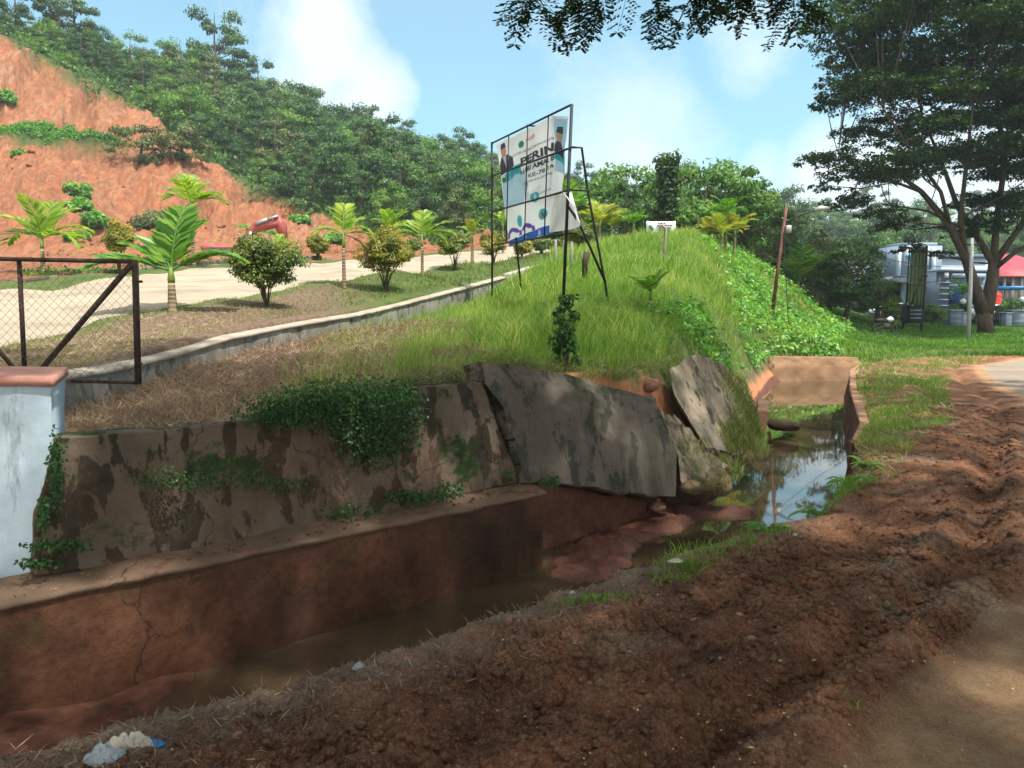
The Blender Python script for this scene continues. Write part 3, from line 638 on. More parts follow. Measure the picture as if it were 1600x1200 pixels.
# canal wall on our side farther along, and the sill at the end
t = empty('drain_wall', (5.6, 12, -1), 0, 'reddish concrete drain wall on the near bank beside the bright water', 'wall')
nr = [np.array([4.75, 10.4])]+[RE[i] for i in range(6, 10)]
m = MB(); top = [np.array([p[0]-.10, p[1]+.02, -.02]) for p in nr]; bot = [np.array([p[0]-.28, p[1]+.06, -1.2]) for p in nr]
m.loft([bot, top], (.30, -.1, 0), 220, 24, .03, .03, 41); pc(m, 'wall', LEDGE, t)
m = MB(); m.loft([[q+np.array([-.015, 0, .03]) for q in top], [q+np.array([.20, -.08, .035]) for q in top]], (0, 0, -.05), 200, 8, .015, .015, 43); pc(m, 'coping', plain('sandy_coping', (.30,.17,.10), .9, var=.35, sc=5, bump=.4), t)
m = MB(); m.loft([[(9.0, 26.85, -1.1), (12.5, 27.3, -1.1)], [(9.0, 26.95, -.3), (12.5, 27.4, -.3)], [(9.2, 27.1, .08), (12.3, 27.5, .02)]], (.05, 1.2, -.05), 50, 24, .05, .05, 47)
tag(m.build('drain_wall', plain('sandy_wall', (.25,.15,.085), .92, var=.3, sc=1.6, bump=.5), None, True), 'sandy end wall across the far end of the drain', 'wall')
# low kerb wall of the upper road
kp = [(60, 592, 7.0), (110, 581, 7.5), (169, 573, 8.1), (208, 565, 8.6), (280, 547, 9.6), (357, 524, 10.8), (487, 500, 13.2), (560, 489, 14.7), (620, 475, 16.3), (720, 450, 19.6), (790, 431, 22.5)]
top = [P(*k) for k in kp]
kd = np.array([-.45, .55, 0])*.35; 
m = MB(); m.loft([[q-np.array([0, 0, .62]) for q in top], [q-np.array([0, 0, .035]) for q in top]], kd, 260, 10, .02, .03, 51)
t = empty('kerb_wall', top[4], 0, 'low grey kerb wall running uphill beside the grass strip', 'low wall')
pc(m, 'wall', KERBM, t)
m = MB(); m.loft([[q-kd*.15-np.array([0, 0, .03]) for q in top], [q+kd*1.15 for q in top]], (0, 0, -.045), 260, 6, .02, .008, 53); pc(m, 'coping', plain('kerb_top', (.34,.30,.24), .9, var=.35, sc=4, bump=.4), t)
m = MB(); a, b = P(797, 427, 22.3), P(851, 411, 26); m.loft([[a-np.array([0, 0, .75]), b-np.array([0, 0, .75])], [a, b]], (-.2, .25, 0), 40, 14, .02, .02, 55)
tag(m.build('concrete_block', plain('whitish_concrete', (.40,.39,.35), .9, var=.3, sc=3, bump=.3), None, True), 'whitish broken concrete block at the end of the low kerb wall, under the billboard', 'concrete block')
# low dark wall on the far side of the upper road
kp = [(-60, 438, 18.4), (40, 436, 18.4), (90, 429, 19.2), (180, 421, 20.6), (300, 408, 23), (420, 402, 26.3), (500, 399, 28.5)]
top = [P(*k) for k in kp]; t = empty('roadside_wall', top[2], 0, 'dark weathered low wall along the far side of the upper road', 'low wall')
m = MB(); m.loft([[q-np.array([0, 0, .5]) for q in top], [q for q in top]], (.0, .25, 0), 160, 8, .02, .02, 57)
pc(m, 'wall', wallmat('dark_wall', (.16,.15,.12), (.05,.05,.04), .5, .2, 0, .4, 4), t)
# ------------------------------------------------------------ gate pillar
PILM = Mat('blue_grey_paint'); a_ = PILM.noise(2.2, 6, .6, scale=(1, 1, .35)); b_ = PILM.noise(7, 6, .7, scale=(1, 1, .2))
cc = PILM.ramp(a_, [(.3, (.33,.43,.50)), (.6, (.46,.57,.64)), (.8, (.52,.60,.62))])
cc = PILM.mix(PILM.math('MULTIPLY', PILM.mask(b_, .56, .72), .75), cc, (.09,.11,.11,1)); PILM.col(cc).rough(.8); PILM.bump(PILM.noise(16, 8, .7), .4, .01)
m = MB()
fr = [[P(-150, 925, 4.95), G(58, 902, 0.0)], [P(-150, 800, 4.97), P(64, 800, 5.08)], [P(-150, 700, 5.0), P(80, 700, 5.12)], [P(-150, 600, 5.02), P(81, 600, 5.14)]]
fr[0][1][1] = 5.05
m.loft(fr, (-.24, .58, 0), 60, 60, .012, .012, 61)
t = empty('gate_pillar', G(-20, 905), 0, 'blue grey painted gate pillar with faded pink top at the left edge', 'pillar')
pc(m, 'shaft', PILM.m, t)
m = MB(); a, b = P(-155, 589, 5.0), P(84, 589, 5.12); m.loft([[a, b], [a+np.array([-.24, .60, .03]), b+np.array([-.24, .60, .02])]], (0, 0, -.06), 30, 12, .012, .008, 63)
pc(m, 'cap', plain('faded_pink', (.52,.26,.20), .85, var=.3, sc=5, bump=.3), t)
# ------------------------------------------------------------ steel mesh gate
RUST = plain('rusty_steel', (.075,.05,.042), .8, .3, var=.6, sc=14, bump=.4)
GR = plain('grey_steel', (.10,.10,.11), .6, .5, var=.4, sc=12)
t = empty('mesh_gate', P(100, 604, 7.4), 0, 'rusty steel gate leaf with chain-link mesh and diagonal brace behind the pillar', 'gate')
def part(mb, n, mat, par=t, smooth=False): return pc(mb, n, mat, par, smooth)
gy = 7.4
def gp(px, py, dy=0): return P(px, py, gy+dy+ (px-200)*-.0012)
m = MB(); m.bar(gp(211, 407), gp(216, 600), .045); m.bar(gp(-220, 400), gp(213, 409), .04); m.bar(gp(-220, 588), gp(217, 598), .03); part(m, 'frame', RUST)
m = MB(); m.bar(gp(30, 408, .02), gp(39, 590, .02), .032); part(m, 'upright', RUST)
m = MB(); m.bar(gp(204, 414, -.035), gp(62, 580, -.035), .04); part(m, 'brace', RUST)
m = MB(); m.bar(gp(-120, 414, -.035), gp(35, 590, -.035), .03); part(m, 'brace', RUST)
m = MB()
for (x0, x1) in ((-140, 211),):
    w = gp(x1, 500)[0]-gp(x0, 500)[0]; zt = gp(211, 411)[2]; zb = gp(211, 596)[2]; xa = gp(x0, 500)[0]; h = zt-zb; stp = .085
    for s in (1, -1):
        for k in range(int((w+h)/stp)+1):
            c = xa-(h if s > 0 else 0)+k*stp
            if s > 0: a, b = (c, zb), (c+h, zt)
            else: a, b = (c, zb), (c-h, zt)
            (xa1, za1), (xb1, zb1) = a, b
            pts = []
            L = xa; Rr = xa+w
            ts = [0, 1]
            dxx = xb1-xa1
            tl = (L-xa1)/dxx; tr = (Rr-xa1)/dxx; lo_, hi_ = max(0, min(tl, tr)), min(1, max(tl, tr))
            if hi_-lo_ < .02: continue
            f_ = lambda q: np.array([xa1+dxx*q, gy+.012*s, za1+(zb1-za1)*q])
            m.tube([f_(lo_), f_((lo_+hi_)/2)+np.array([0, .006, 0]), f_(hi_)], .0016, 3, cap=False)
part(m, 'chain_link', plain('galvanised_wire', (.20,.19,.17), .6, .5))
m = MB(); m.tube([gp(217, 440), gp(222, 440)], .012, 8); part(m, 'hinge', RUST)
m = MB(); m.tube([gp(217, 568), gp(222, 568)], .012, 8); part(m, 'hinge', RUST)
# ------------------------------------------------------------ big billboard with torn banner
PR = np.array([1.075, 15.6]); PL_ = np.array([-.528, 19.9]); bd = np.append((PR-PL_)/np.linalg.norm(PR-PL_), 0); bn = np.array([bd[1], -bd[0], 0]) # toward camera side
if bn[1] > 0: bn = -bn
bo = np.array([PL_[0], PL_[1], 0.0])
def onB(px, py, off=0.0):
    r = ray(px, py); q = bo+bn*off; t_ = (bn@(q-np.array([0, 0, CAMH])))/(bn@r); return np.array([0, 0, CAMH])+r*t_
STEEL = plain('dark_steel', (.035,.035,.04), .6, .4, var=.5, sc=9)
bb = empty('billboard', onT(885, 15.6), 0, 'tall dark steel billboard frame on the grass bank with a torn banner', 'billboard')
def bpart(mb, n, mat=STEEL): return pc(mb, n, mat, bb, False)
def down(p, dz=.3): q = np.array(p); q[2] -= dz; return q
m = MB(); a = onB(893.5, 163); b = onT(879, 15.6, -.3); m.bar(a, b, .06); bpart(m, 'post')
m = MB(); a = onB(768.5, 222); b = np.array([a[0], a[1], HZ(a[0], a[1])-.2]); m.bar(a, b, .052); bpart(m, 'post')
for (y0, y1) in ((224, 163.5), (275, 230.5), (331, 296), (383, 364)):
    m = MB(); m.bar(onB(768.5, y0), onB(893, y1), .033); bpart(m, 'rail')
for xt, yt, xb, yb in ((795, 211, 791, 379), (824.5, 197, 819.5, 375), (857, 181, 850.5, 370)):
    m = MB(); m.bar(onB(xt, yt), onB(xb, yb), .027); bpart(m, 'upright')
bk = -bn
def bb_(px, py, off): return onB(px, py, -off)
foot = onT(951, 16.0, -.1)
m = MB(); m.tube([bb_(893, 230, 0), bb_(909, 231, .35), bb_(918, 297, .5), bb_(945, 440, .9), foot], .026, 6); bpart(m, 'brace')
m = MB(); m.tube([bb_(893, 297, 0), bb_(921, 298, .52)], .022, 6); bpart(m, 'brace')
m = MB(); m.tube([bb_(886, 320, .1), bb_(905, 348, .3), bb_(946, 441, .88)], .028, 6); bpart(m, 'brace')
m = MB(); m.tube([bb_(824, 196, 0), bb_(836, 197, .3), bb_(856, 238, .25), bb_(858, 262, .2)], .024, 6); bpart(m, 'brace')
lf = onT(816, 20.5, -.2)
m = MB(); m.tube([bb_(806, 372, .0), (bb_(806, 372, .0)+lf)/2, lf], .025, 6); bpart(m, 'brace')
a = bb_(768, 283, .5); m = MB(); m.tube([bb_(770, 276, 0), a], .018, 6); m.tube([bb_(770, 331, 0), bb_(766, 330, .5)], .018, 6); bpart(m, 'brace')
# banner surface: (s,t) on the billboard plane, wrinkled; hangs just behind the frame
BN = [onB(793, 386, -.05), onB(858.5, 363, -.05), onB(771, 226, -.05), onB(862, 181, -.05)]
def bsurf(s, t, off=0.0):
    s = np.asarray(s, float)[..., None]; t = np.asarray(t, float)[..., None]
    left = BN[0]*(1-t)+BN[2]*t; right = BN[1]*(1-t)+BN[3]*t
    p = left*(1-s)+right*s
    w = -.03+.045*np.sin(7*s+5*t+1.2)*np.sin(3.1*t)*(1-.4*s)+.02*np.sin(19*s-8*t)+.03*np.sin(math.pi*s)*np.sin(math.pi*t)
    w = w - .03*(s > .97)
    return p+bn*(w-.03+off)
def strip(name, mat, f, nu, nv, par, off=0):
    U, V_ = np.meshgrid(np.linspace(0, 1, nu), np.linspace(0, 1, nv)); g = f(U, V_); n0 = nu*nv
    ii_, jj_ = np.meshgrid(np.arange(nu-1), np.arange(nv-1)); a_ = (jj_*nu+ii_).ravel(); q = np.stack([a_, a_+1, a_+nu+1, a_+nu], 1)
    mb = MB(); mb.add(g.reshape(-1, 3), q); return pc(mb, name, mat, par, True)
def clothmat(name, c1, c2, tr=.35):
    M = Mat(name); g_ = M.ramp(M.noise(.8, 4), [(.35, c1), (.65, c2)]); M.col(g_).rough(.6); M.transl(g_, tr); return M.m
VINYL = clothmat('banner_vinyl', (.70,.72,.73), (.80,.81,.80), .42)
bann = empty('banner', onB(830, 290), 0, 'torn white and blue printed banner hanging loose inside the tall billboard frame', 'banner')
pn = strip('sheet', VINYL, lambda u, v: bsurf(u, v), 70, 90, bann)
BLUEP = clothmat('pale_blue_print', (.38,.60,.74), (.50,.68,.78)); TEAL = clothmat('teal_print', (.03,.42,.50), (.05,.50,.55)); BLUE = clothmat('blue_print', (.03,.13,.50), (.05,.18,.58))
INK = clothmat('dark_print', (.035,.04,.06), (.05,.05,.07), .1); SKIN = clothmat('portrait_skin', (.42,.25,.17), (.5,.3,.2), .2); PURP = clothmat('purple_print', (.13,.08,.45), (.28,.10,.45)); GREEN = clothmat('green_print', (.02,.25,.12), (.03,.3,.15)); REDP = clothmat('red_print', (.6,.06,.05), (.65,.08,.06))
def poly(name, mat, pts, par, surf=bsurf, off=.006, thick=0):
    # filled fan of a convex-ish outline in (s,t), subdivided so that it follows the cloth
    pts = np.array(pts, float); c = pts.mean(0); V = []; Q = []; n = len(pts); R_ = 5
    for r in range(R_+1):
        V.append(c+(pts-c)*(r/R_ if r else .001))
    V = np.concatenate(V)
    for r in range(R_):
        for i in range(n): Q.append([r*n+i, r*n+(i+1) % n, (r+1)*n+(i+1) % n, (r+1)*n+i])
    w = surf(V[:, 0], V[:, 1], off); mb = MB(); mb.add(w, Q); return pc(mb, name, mat, par, True)
def ell(cx, cy, rx, ry, n=20, a0=0, a1=2*math.pi, rot=0):
    th = np.linspace(a0, a1, n, endpoint=(a1-a0) < 6.2); x = rx*np.cos(th); y = ry*np.sin(th)*1.0
    return np.stack([cx+x*math.cos(rot)-y*math.sin(rot), cy+x*math.sin(rot)+y*math.cos(rot)], 1)
def dense(p, k=6):
    p = np.array(p, float); o = []
    for i in range(len(p)):
        for j in range(k): o.append(p[i]+(p[(i+1) % len(p)]-p[i])*j/k)
    return np.array(o)
poly('blue_wash', BLUEP, dense([(.0,.36),(.45,.36),(.62,.48),(.55,.60),(.30,.70),(.02,.68)]), bann, off=.003)
poly('blue_band', BLUE, dense([(0,0),(1,0),(1,.075),(.5,.072),(0,.055)]), bann)
for sx, sy, k in ((.16,.735,1.0),):
    poly('portrait_panel', TEAL, dense([(sx-.13,sy-.125),(sx+.30,sy-.11),(sx+.32,sy-.02),(sx-.02,sy-.035)]), bann, off=.006)
    poly('portrait_jacket', INK, dense([(sx-.15,sy-.05),(sx+.20,sy-.02),(sx+.17,sy+.06),(sx+.06,sy+.12),(sx-.05,sy+.12),(sx-.14,sy+.05)],4), bann, off=.009)
    poly('portrait_shirt', VINYL, dense([(sx+.0,sy+.0),(sx+.035,sy+.115),(sx-.03,sy+.115)],4), bann, off=.011)
    poly('portrait_face', SKIN, ell(sx-.005,sy+.16,.05,.05), bann, off=.011)
    poly('portrait_cap', INK, dense([(sx-.055,sy+.185),(sx+.05,sy+.19),(sx+.035,sy+.24),(sx-.045,sy+.235)],4), bann, off=.013)
    poly('badge', GREEN, ell(sx-.10,sy-.10,.04,.025), bann, off=.009)
poly('emblem', GREEN, ell(.49,.885,.045,.035,6), bann); 
poly('ornament_leaf', TEAL, ell(.30,.205,.045,.055), bann)
for cx_, m_ in ((.15, PURP), (.46, PURP)): poly('ornament_arch', m_, np.vstack([ell(cx_,.105,.13,.055,14,0,math.pi), ell(cx_,.105,.07,.02,10,math.pi,0)]), bann)
for cx_ in (.04,.30,.60): poly('ornament_drop', PURP, dense([(cx_-.04,.075),(cx_+.04,.075),(cx_+.02,.12),(cx_-.02,.12)],3), bann, off=.008)
poly('badge', TEAL, ell(.70,.36,.075,.045), bann); poly('badge', VINYL, dense([(.69,.33),(.73,.36),(.70,.40),(.68,.37)],3), bann, off=.010)
poly('badge', TEAL, ell(.84,.185,.08,.048), bann); poly('badge', REDP, dense([(.84,.16),(.88,.15),(.86,.20),(.82,.20)],3), bann, off=.010)
def btext(txt, p0, p1, hpx, mat, surf=True, bold=.0, name='lettering', shear=0, par=None, mapf=None):
    cu = bpy.data.curves.new('txt', 'FONT'); cu.body = txt; cu.resolution_u = 3; cu.offset = bold; cu.shear = shear
    o = bpy.data.objects.new('txt', cu); COL.objects.link(o); bpy.context.view_layer.update()
    me = bpy.data.meshes.new_from_object(o.evaluated_get(bpy.context.evaluated_depsgraph_get()))
    v = np.array([q.co[:] for q in me.vertices]); F_ = [list(p.vertices) for p in me.polygons]
    bpy.data.objects.remove(o); w = v[:, 0].max(); h = .72
    x = v[:, 0]/w; y = v[:, 1]/h
    s_ = p0[0]+(p1[0]-p0[0])*x; t_ = p0[1]+(p1[1]-p0[1])*x+hpx*y
    W_ = mapf(s_, t_)
    m2 = bpy.data.meshes.new(name); m2.from_pydata([tuple(q) for q in W_], [], F_); m2.materials.append(mat)
    ob = bpy.data.objects.new(name, m2); COL.objects.link(ob); ob.parent = par; ob.matrix_parent_inverse = Matrix.Translation(par.location).inverted(); return ob
bm_ = lambda s_, t_: bsurf(s_, t_, .012)
btext('HAB', (.56,.885), (.70,.90), .038, REDP, par=bann, mapf=bm_)
btext('KANTOR KEMENTERIAN AGAMA', (.30,.795), (1.0,.815), .022, INK, par=bann, mapf=bm_)
btext('PERIN', (.47,.685), (.98,.715), .072, INK, bold=.035, par=bann, mapf=bm_)
btext('HARI AMAL B', (.46,.605), (1.0,.635), .046, INK, bold=.03, par=bann, mapf=bm_)
btext('KE-78 TA', (.62,.545), (1.0,.565), .036, INK, bold=.015, par=bann, mapf=bm_)
btext('Kementerian Aga', (.52,.50), (1.0,.52), .024, INK, par=bann, mapf=bm_)
btext('KANTOR', (.79,.365), (.99,.375), .022, INK, par=bann, mapf=bm_)
# right fold of the banner with the second portrait, and the loose flap at the bottom
FR = [(858.5,363),(861,300),(865,250),(866,215),(862,181)]; FRR = [(859,361),(877,303),(884.5,268),(881,232),(889,180)]
def fold(u, v, off=0.0):
    u = np.asarray(u, float); v = np.asarray(v, float); tt = v*(len(FR)-1); out = np.zeros(u.shape+(3,))
    fl = np.array([onB(*p, -.06) for p in FR]); frr = np.array([onB(*p, .02) for p in FRR])
    for k in range(3):
        out[..., k] = np.interp(tt, range(5), fl[:, k])*(1-u)+np.interp(tt, range(5), frr[:, k])*u
    return out+bn*((-.07*np.sin(u*math.pi)+.02*np.sin(9*v+4*u)+off)[..., None])
strip('fold', VINYL, fold, 20, 60, bann)
poly('portrait_panel', BLUEP, dense([(.05,.42),(.9,.45),(.95,.98),(.1,.97)],5), bann, fold, .004)
poly('portrait_panel', TEAL, dense([(.0,.52),(.85,.54),(.85,.60),(.05,.60)],4), bann, fold, .008)
poly('portrait_jacket', INK, dense([(.0,.60),(.85,.60),(.75,.68),(.45,.76),(.2,.74),(.05,.68)],4), bann, fold, .011)
poly('portrait_face', SKIN, ell(.36,.80,.16,.055), bann, fold, .013)
poly('portrait_cap', INK, dense([(.2,.83),(.55,.835),(.5,.90),(.26,.89)],4), bann, fold, .015)
FA = [(858.5,363),(862,330),(868,300)]; FB = [(905,347),(895,322),(879,300)]
def flap(u, v, off=0.0):
    u = np.asarray(u, float); v = np.asarray(v, float); out = np.zeros(u.shape+(3,))
    fl = np.array([onB(*p, -.03) for p in FA]); fr_ = np.array([onB(*p, .10) for p in FB])
    for k in range(3): out[..., k] = np.interp(v*2, range(3), fl[:, k])*(1-u)+np.interp(v*2, range(3), fr_[:, k])*u
    return out+bn*((-.28*np.sin(u*math.pi)+off)[..., None])
strip('flap', clothmat('banner_back', (.72,.72,.70), (.8,.8,.78), .25), flap, 24, 24, bann)
# ------------------------------------------------------------ street-light pole, wires and small posts
GALV = plain('galvanised_steel', (.35,.36,.36), .5, .5, var=.2); 
pp = onT(1205, 32); t = empty('street_light', pp, 0, 'leaning rusty street-light pole with a long lamp arm on the grassy slope', 'street light')
a = P(1229, 323, 32); ku = pp-np.array([0, 0, .3])
m = MB(); m.tube([ku, pp+(a-pp)*.5, a], [.08, .07, .055], 10); pc(m, 'pole', plain('rusty_pole', (.16,.075,.06), .8, .2, var=.4, sc=3, bump=.3), t, True)
m = MB(); m.tube([P(1229, 348, 32), P(1246, 338, 32), P(1266, 331, 32), P(1276, 328, 32)], .035, 8); pc(m, 'arm', STEEL, t, True)
m = MB(); m.tube([P(1272, 329, 32), P(1282, 326, 32), P(1294, 324.5, 32)], [.06, .13, .05], 10); pc(m, 'lamp_head', GALV, t, True)
m = MB(); m.tube([P(1221, 340, 32), P(1233, 345, 32)], .02, 6); pc(m, 'bracket', GALV, t); m = MB(); m.boxz(P(1232, 358, 31.9), (.22, .16, .3), bev=.02); pc(m, 'meter_box', GALV, t)
cpole = onT(1513, 40); 
t = empty('power_pole', cpole, 0, 'pale straight concrete pole in front of the large spreading tree', 'utility pole')
m = MB(); m.tube([cpole-np.array([0, 0, .3]), (cpole+P(1519, 385, 40))/2, P(1519, 372, 40)], [.11, .10, .085], 10); pc(m, 'pole', plain('pale_concrete_pole', (.34,.36,.36), .8, var=.15), t, True)
m = MB(); m.box(P(1519, 382, 40), (.9, .08, .08)); pc(m, 'crossarm', STEEL, t)
def wire(a, b, sag, lab):
    pts = [a+(b-a)*k/16-np.array([0, 0, sag*4*(k/16)*(1-k/16)]) for k in range(17)]
    m = MB(); m.tube(pts, .014, 4, cap=False); o = m.build('cable', INKC, None, True, loc=pts[0]); tag(o, lab, 'cable')
INKC = plain('cable_black', (.02,.02,.02), .6)
wire(P(1229, 345, 32), P(1517, 416, 40), .6, 'black cable sagging from the leaning street-light pole to the pale concrete pole')
wire(P(1229, 350, 32), P(1517, 422, 40), 1.4, 'lower black cable hanging between the leaning pole and the concrete pole')
wire(P(1222, 342, 32), P(960, 360, 44), .5, 'black cable from the leaning street-light pole to the trees behind the billboard')
wire(P(1224, 350, 32), onT(1232, 31.5), .0, 'thin stay wire running down beside the leaning street-light pole')
q = onT(1037.5, 24); t = P(1040, 357, 24)
m = MB(); m.tube([q-np.array([0, 0, .2]), (q+t)/2, t, P(1034, 351, 24)], .045, 8); tag(m.build('pipe_post', plain('grey_pipe', (.28,.24,.2), .7), None, True, loc=q), 'thin grey post with a bent top on the crest of the grass bank', 'post')
q = onT(913, 19.5)
m = MB(); m.tube([q-np.array([0, 0, .2]), P(914, 408, 19.5), P(918, 394, 19.5)], [.06, .08, .09], 9); tag(m.build('tree_stump', BARK, None, True, loc=q), 'dark rotten post stump standing in grass behind the billboard', 'stump')
for i, (px, Y) in enumerate(((868, 25), (882, 24), (893, 23))):
    q = onT(px, Y); m = MB(); m.boxz(q+np.array([0, 0, .3]), (.07, .07, 1.0), .2, bev=.01)
    tag(m.build('fence_post', KERBM, None, False, loc=q), ('leftmost','middle','rightmost')[i]+' of three short grey concrete fence posts behind the billboard leg', 'post', 'concrete fence posts behind the billboard')
# white notice board on the crest
t = empty('notice_board', onT(1030, 36), 0, 'white notice board with lines of small dark print under the broad trees', 'sign')
WHT = plain('white_paint', (.72,.74,.76), .5, var=.08)
m = MB(); a, b, c_, d_ = P(1010, 371, 36), P(1056, 364, 36), P(1010, 346, 36), P(1056, 346, 36); m.loft([[a, b], [c_, d_]], (0, .06, 0), 6, 6); pc(m, 'panel', WHT, t)
m = MB()
for (x0, x1, y) in ((1028, 1040, 349), (1027, 1050, 352.5), (1029, 1049, 356), (1030, 1047, 359.5)):
    k = x0
    while k < x1:
        w = random.uniform(2, 5); a = P(k, y, 35.95); b = P(min(k+w, x1), y, 35.95); m.bar(a, b, .02, .055); k += w+1
pc(m, 'print', INK, t)
m = MB(); m.tube([P(1016, 357, 35.94), P(1019, 355, 35.94)], .14, 10); pc(m, 'emblem', GREEN, t)
for px in (1012, 1054):
    m = MB(); q = onT(px, 36.1); m.tube([q-np.array([0, 0, .2]), P(px, 345, 36.1)], .04, 8); pc(m, 'post', GALV, t)
# ------------------------------------------------------------ far buildings, vehicles and street furniture
def face_pt(x, Y, z): return np.array([x, Y, z])
def xat(px, Y): return P(px, 470, Y)[0]
def zat(py, Y, px=1450): return P(px, py, Y)[2]
def blk(mb, px0, px1, py0, py1, Y, dep, bev=.0, rnd=.5):
    x0, x1 = xat(px0, Y), xat(px1, Y); z0, z1 = zat(py1, Y), zat(py0, Y)
    return mb.box(((x0+x1)/2, Y+dep/2, (z0+z1)/2), (x1-x0, dep, z1-z0), bev=bev, rnd=rnd)
LG = plain('pale_grey_paint', (.36,.44,.52), .6, var=.08); MG = plain('mid_grey_paint', (.24,.32,.40), .6, var=.1); DG = plain('slate_paint', (.12,.17,.23), .6, var=.15)
GL = plain('dark_glass', (.012,.03,.09), .12, var=.1); WHP = plain('white_trim', (.55,.62,.70), .5, var=.05)
t = empty('office_building', (xat(1440, 66), 66, HZ(xat(1440, 66), 66)), 0, 'blue grey flat-roofed office building with a raised central entrance tower', 'building')
def bp(mb, n, mat): return pc(mb, n, mat, t)
m = MB(); blk(m, 1330, 1540, 402, 505, 67, 9); bp(m, 'wall', LG)
m = MB(); blk(m, 1328, 1542, 397, 402.5, 66.8, 9.4); bp(m, 'roof', DG)
m = MB(); blk(m, 1398, 1468, 384, 440, 65, 3.5); blk(m, 1406, 1460, 379, 384.2, 65.2, 3); bp(m, 'tower', MG)
for a, b, y0, y1 in ((1400, 1405, 388, 432), (1412, 1420, 384, 415), (1440, 1448, 384, 415), (1454, 1459, 388, 432)):
    m = MB(); blk(m, a, b, y0, y1, 64.7, .35); bp(m, 'pilaster', WHP)
m = MB(); blk(m, 1396, 1475, 432, 441, 63, 4); bp(m, 'canopy', LG)
m = MB(); blk(m, 1395, 1476, 430.5, 432, 62.9, 4.2); bp(m, 'canopy_edge', DG)
m = MB(); blk(m, 1400, 1470, 441.2, 500, 66, 1.5); bp(m, 'entrance_recess', GL)
for a, b in ((1410, 1416), (1426, 1430), (1440, 1444), (1456, 1461), (1466, 1470)):
    m = MB(); blk(m, a, b, 441.2, 500, 63.5, .45); bp(m, 'column', MG if a % 4 else LG)
for a, b in ((1342, 1352), (1366, 1376), (1384, 1392)):
    m = MB(); blk(m, a, b, 450, 478, 66.85, .3); w = bp(m, 'window', GL)
m = MB(); blk(m, 1467, 1541, 424, 505, 61, 5.5); bp(m, 'side_block', DG)
m = MB(); blk(m, 1465, 1543, 420.5, 424.2, 60.8, 6); bp(m, 'side_parapet', MG)
m = MB(); blk(m, 1474, 1480, 425.5, 434, 60.85, .2); bp(m, 'window', WHP)
m = MB(); blk(m, 1486, 1538, 427, 434, 60.85, .2); bp(m, 'fascia', LG)
for y in (441, 450, 459, 468, 477, 486):
    m = MB(); blk(m, 1467.5, 1484, y, y+.8, 60.9, .12); bp(m, 'groove_line', LG)
m = MB(); blk(m, 1484, 1530, 446, 497, 60.85, .25); bp(m, 'window', GL)
m = MB(); blk(m, 1413, 1417, 398, 402, 64.5, .2); m.tube([(xat(1424, 64.5), 64.62, zat(402, 64.5)), (xat(1424, 64.5), 64.5, zat(402, 64.5))], .35, 14); bp(m, 'sign_emblem', TEAL)
# red-roofed house
RR = Mat('red_metal_roof'); w = RR.n.new('ShaderNodeTexWave'); w.inputs['Scale'].default_value = 2.2; w.bands_direction = 'X'; RR.l.new(RR.geo.outputs['Position'], w.inputs[0])
RR.col(RR.mix(RR.mask(w.outputs['Fac'], .1, .3), (.16,.02,.03,1), RR.ramp(RR.noise(.6), [(.3, (.30,.035,.055)), (.7, (.42,.07,.09))]))).rough(.5)
t = empty('house', (xat(1580, 80), 80, HZ(xat(1580, 80), 80)), 0, 'cream house with a dark red metal hip roof behind the fence', 'house')
m = MB(); blk(m, 1538, 1672, 430, 500, 80, 9); bp(m, 'wall', plain('cream_wall', (.55,.47,.35), .8))
x0, x1, Yn, Yf = xat(1528, 79), xat(1690, 79), 78.5, 92; ze = zat(431, 79, 1580); zr = zat(396, 84, 1580)
m = MB(); V = [(x0, Yn, ze), (x1, Yn, ze), (x1, Yf, ze), (x0, Yf, ze), (x0+3.2, 85, zr), (x1-3.5, 85, zr)]
m.add(V+[(a, b, c-.15) for a, b, c in V[:4]], [[0, 1, 5, 4], [2, 3, 4, 5], [0, 6, 7, 1], [1, 7, 8, 2], [3, 9, 6, 0], [6, 9, 8, 7]], [[1, 2, 5], [3, 0, 4]]); bp(m, 'roof', RR.m)
for a in (1545, 1556, 1567, 1580, 1594):
    m = MB(); blk(m, a, a+3, 433, 470, 79.4, .35); bp(m, 'column', WHP)
for a in (1549, 1560, 1572):
    m = MB(); blk(m, a, a+6, 440, 452, 79.85, .2); bp(m, 'window', plain('brown_shutter', (.12,.05,.03)))
t = empty('carport', (xat(1565, 62), 62, HZ(xat(1565, 62), 62)), 0, 'bright blue sheet roof on thin posts beside the red-roofed house', 'carport')
m = MB(); m.box((xat(1570, 62), 62, zat(450.5, 62)), (xat(1612, 62)-xat(1527, 62), 4.5, .22), rnd=.5); bp(m, 'roof', plain('blue_sheet', (.02,.20,.55), .4))
for a in (1530, 1569, 1605):
    m = MB(); m.tube([(xat(a, 61), 61, HZ(xat(a, 61), 61)-.1), (xat(a, 61), 61, zat(452, 61))], .06, 8); bp(m, 'post', GALV)
# red water tank on a stand
x, Y = xat(1552, 60), 60; z0, z1 = zat(483, Y), zat(459, Y); gz_ = HZ(x, Y)
t = empty('water_tank', (x, Y, gz_), 0, 'round red plastic water tank on a low stand behind the railing', 'water tank')
m = MB(); zz = np.linspace(z0, z1, 13); m.tube([(x, Y, q) for q in zz]+[(x, Y, z1+.08), (x, Y, z1+.16)], [.55 if i % 3 else .52 for i in range(13)]+[.42, .16], 20); bp(m, 'body', plain('red_plastic', (.55,.05,.03), .4, var=.1))
m = MB(); m.box((x, Y, z0-.06), (1.25, 1.25, .1)); [m.box((x+a, Y+b, (gz_+z0-.1)/2), (.12, .12, z0-gz_-.1)) for a in (-.5, .5) for b in (-.5, .5)]; bp(m, 'stand', STEEL)
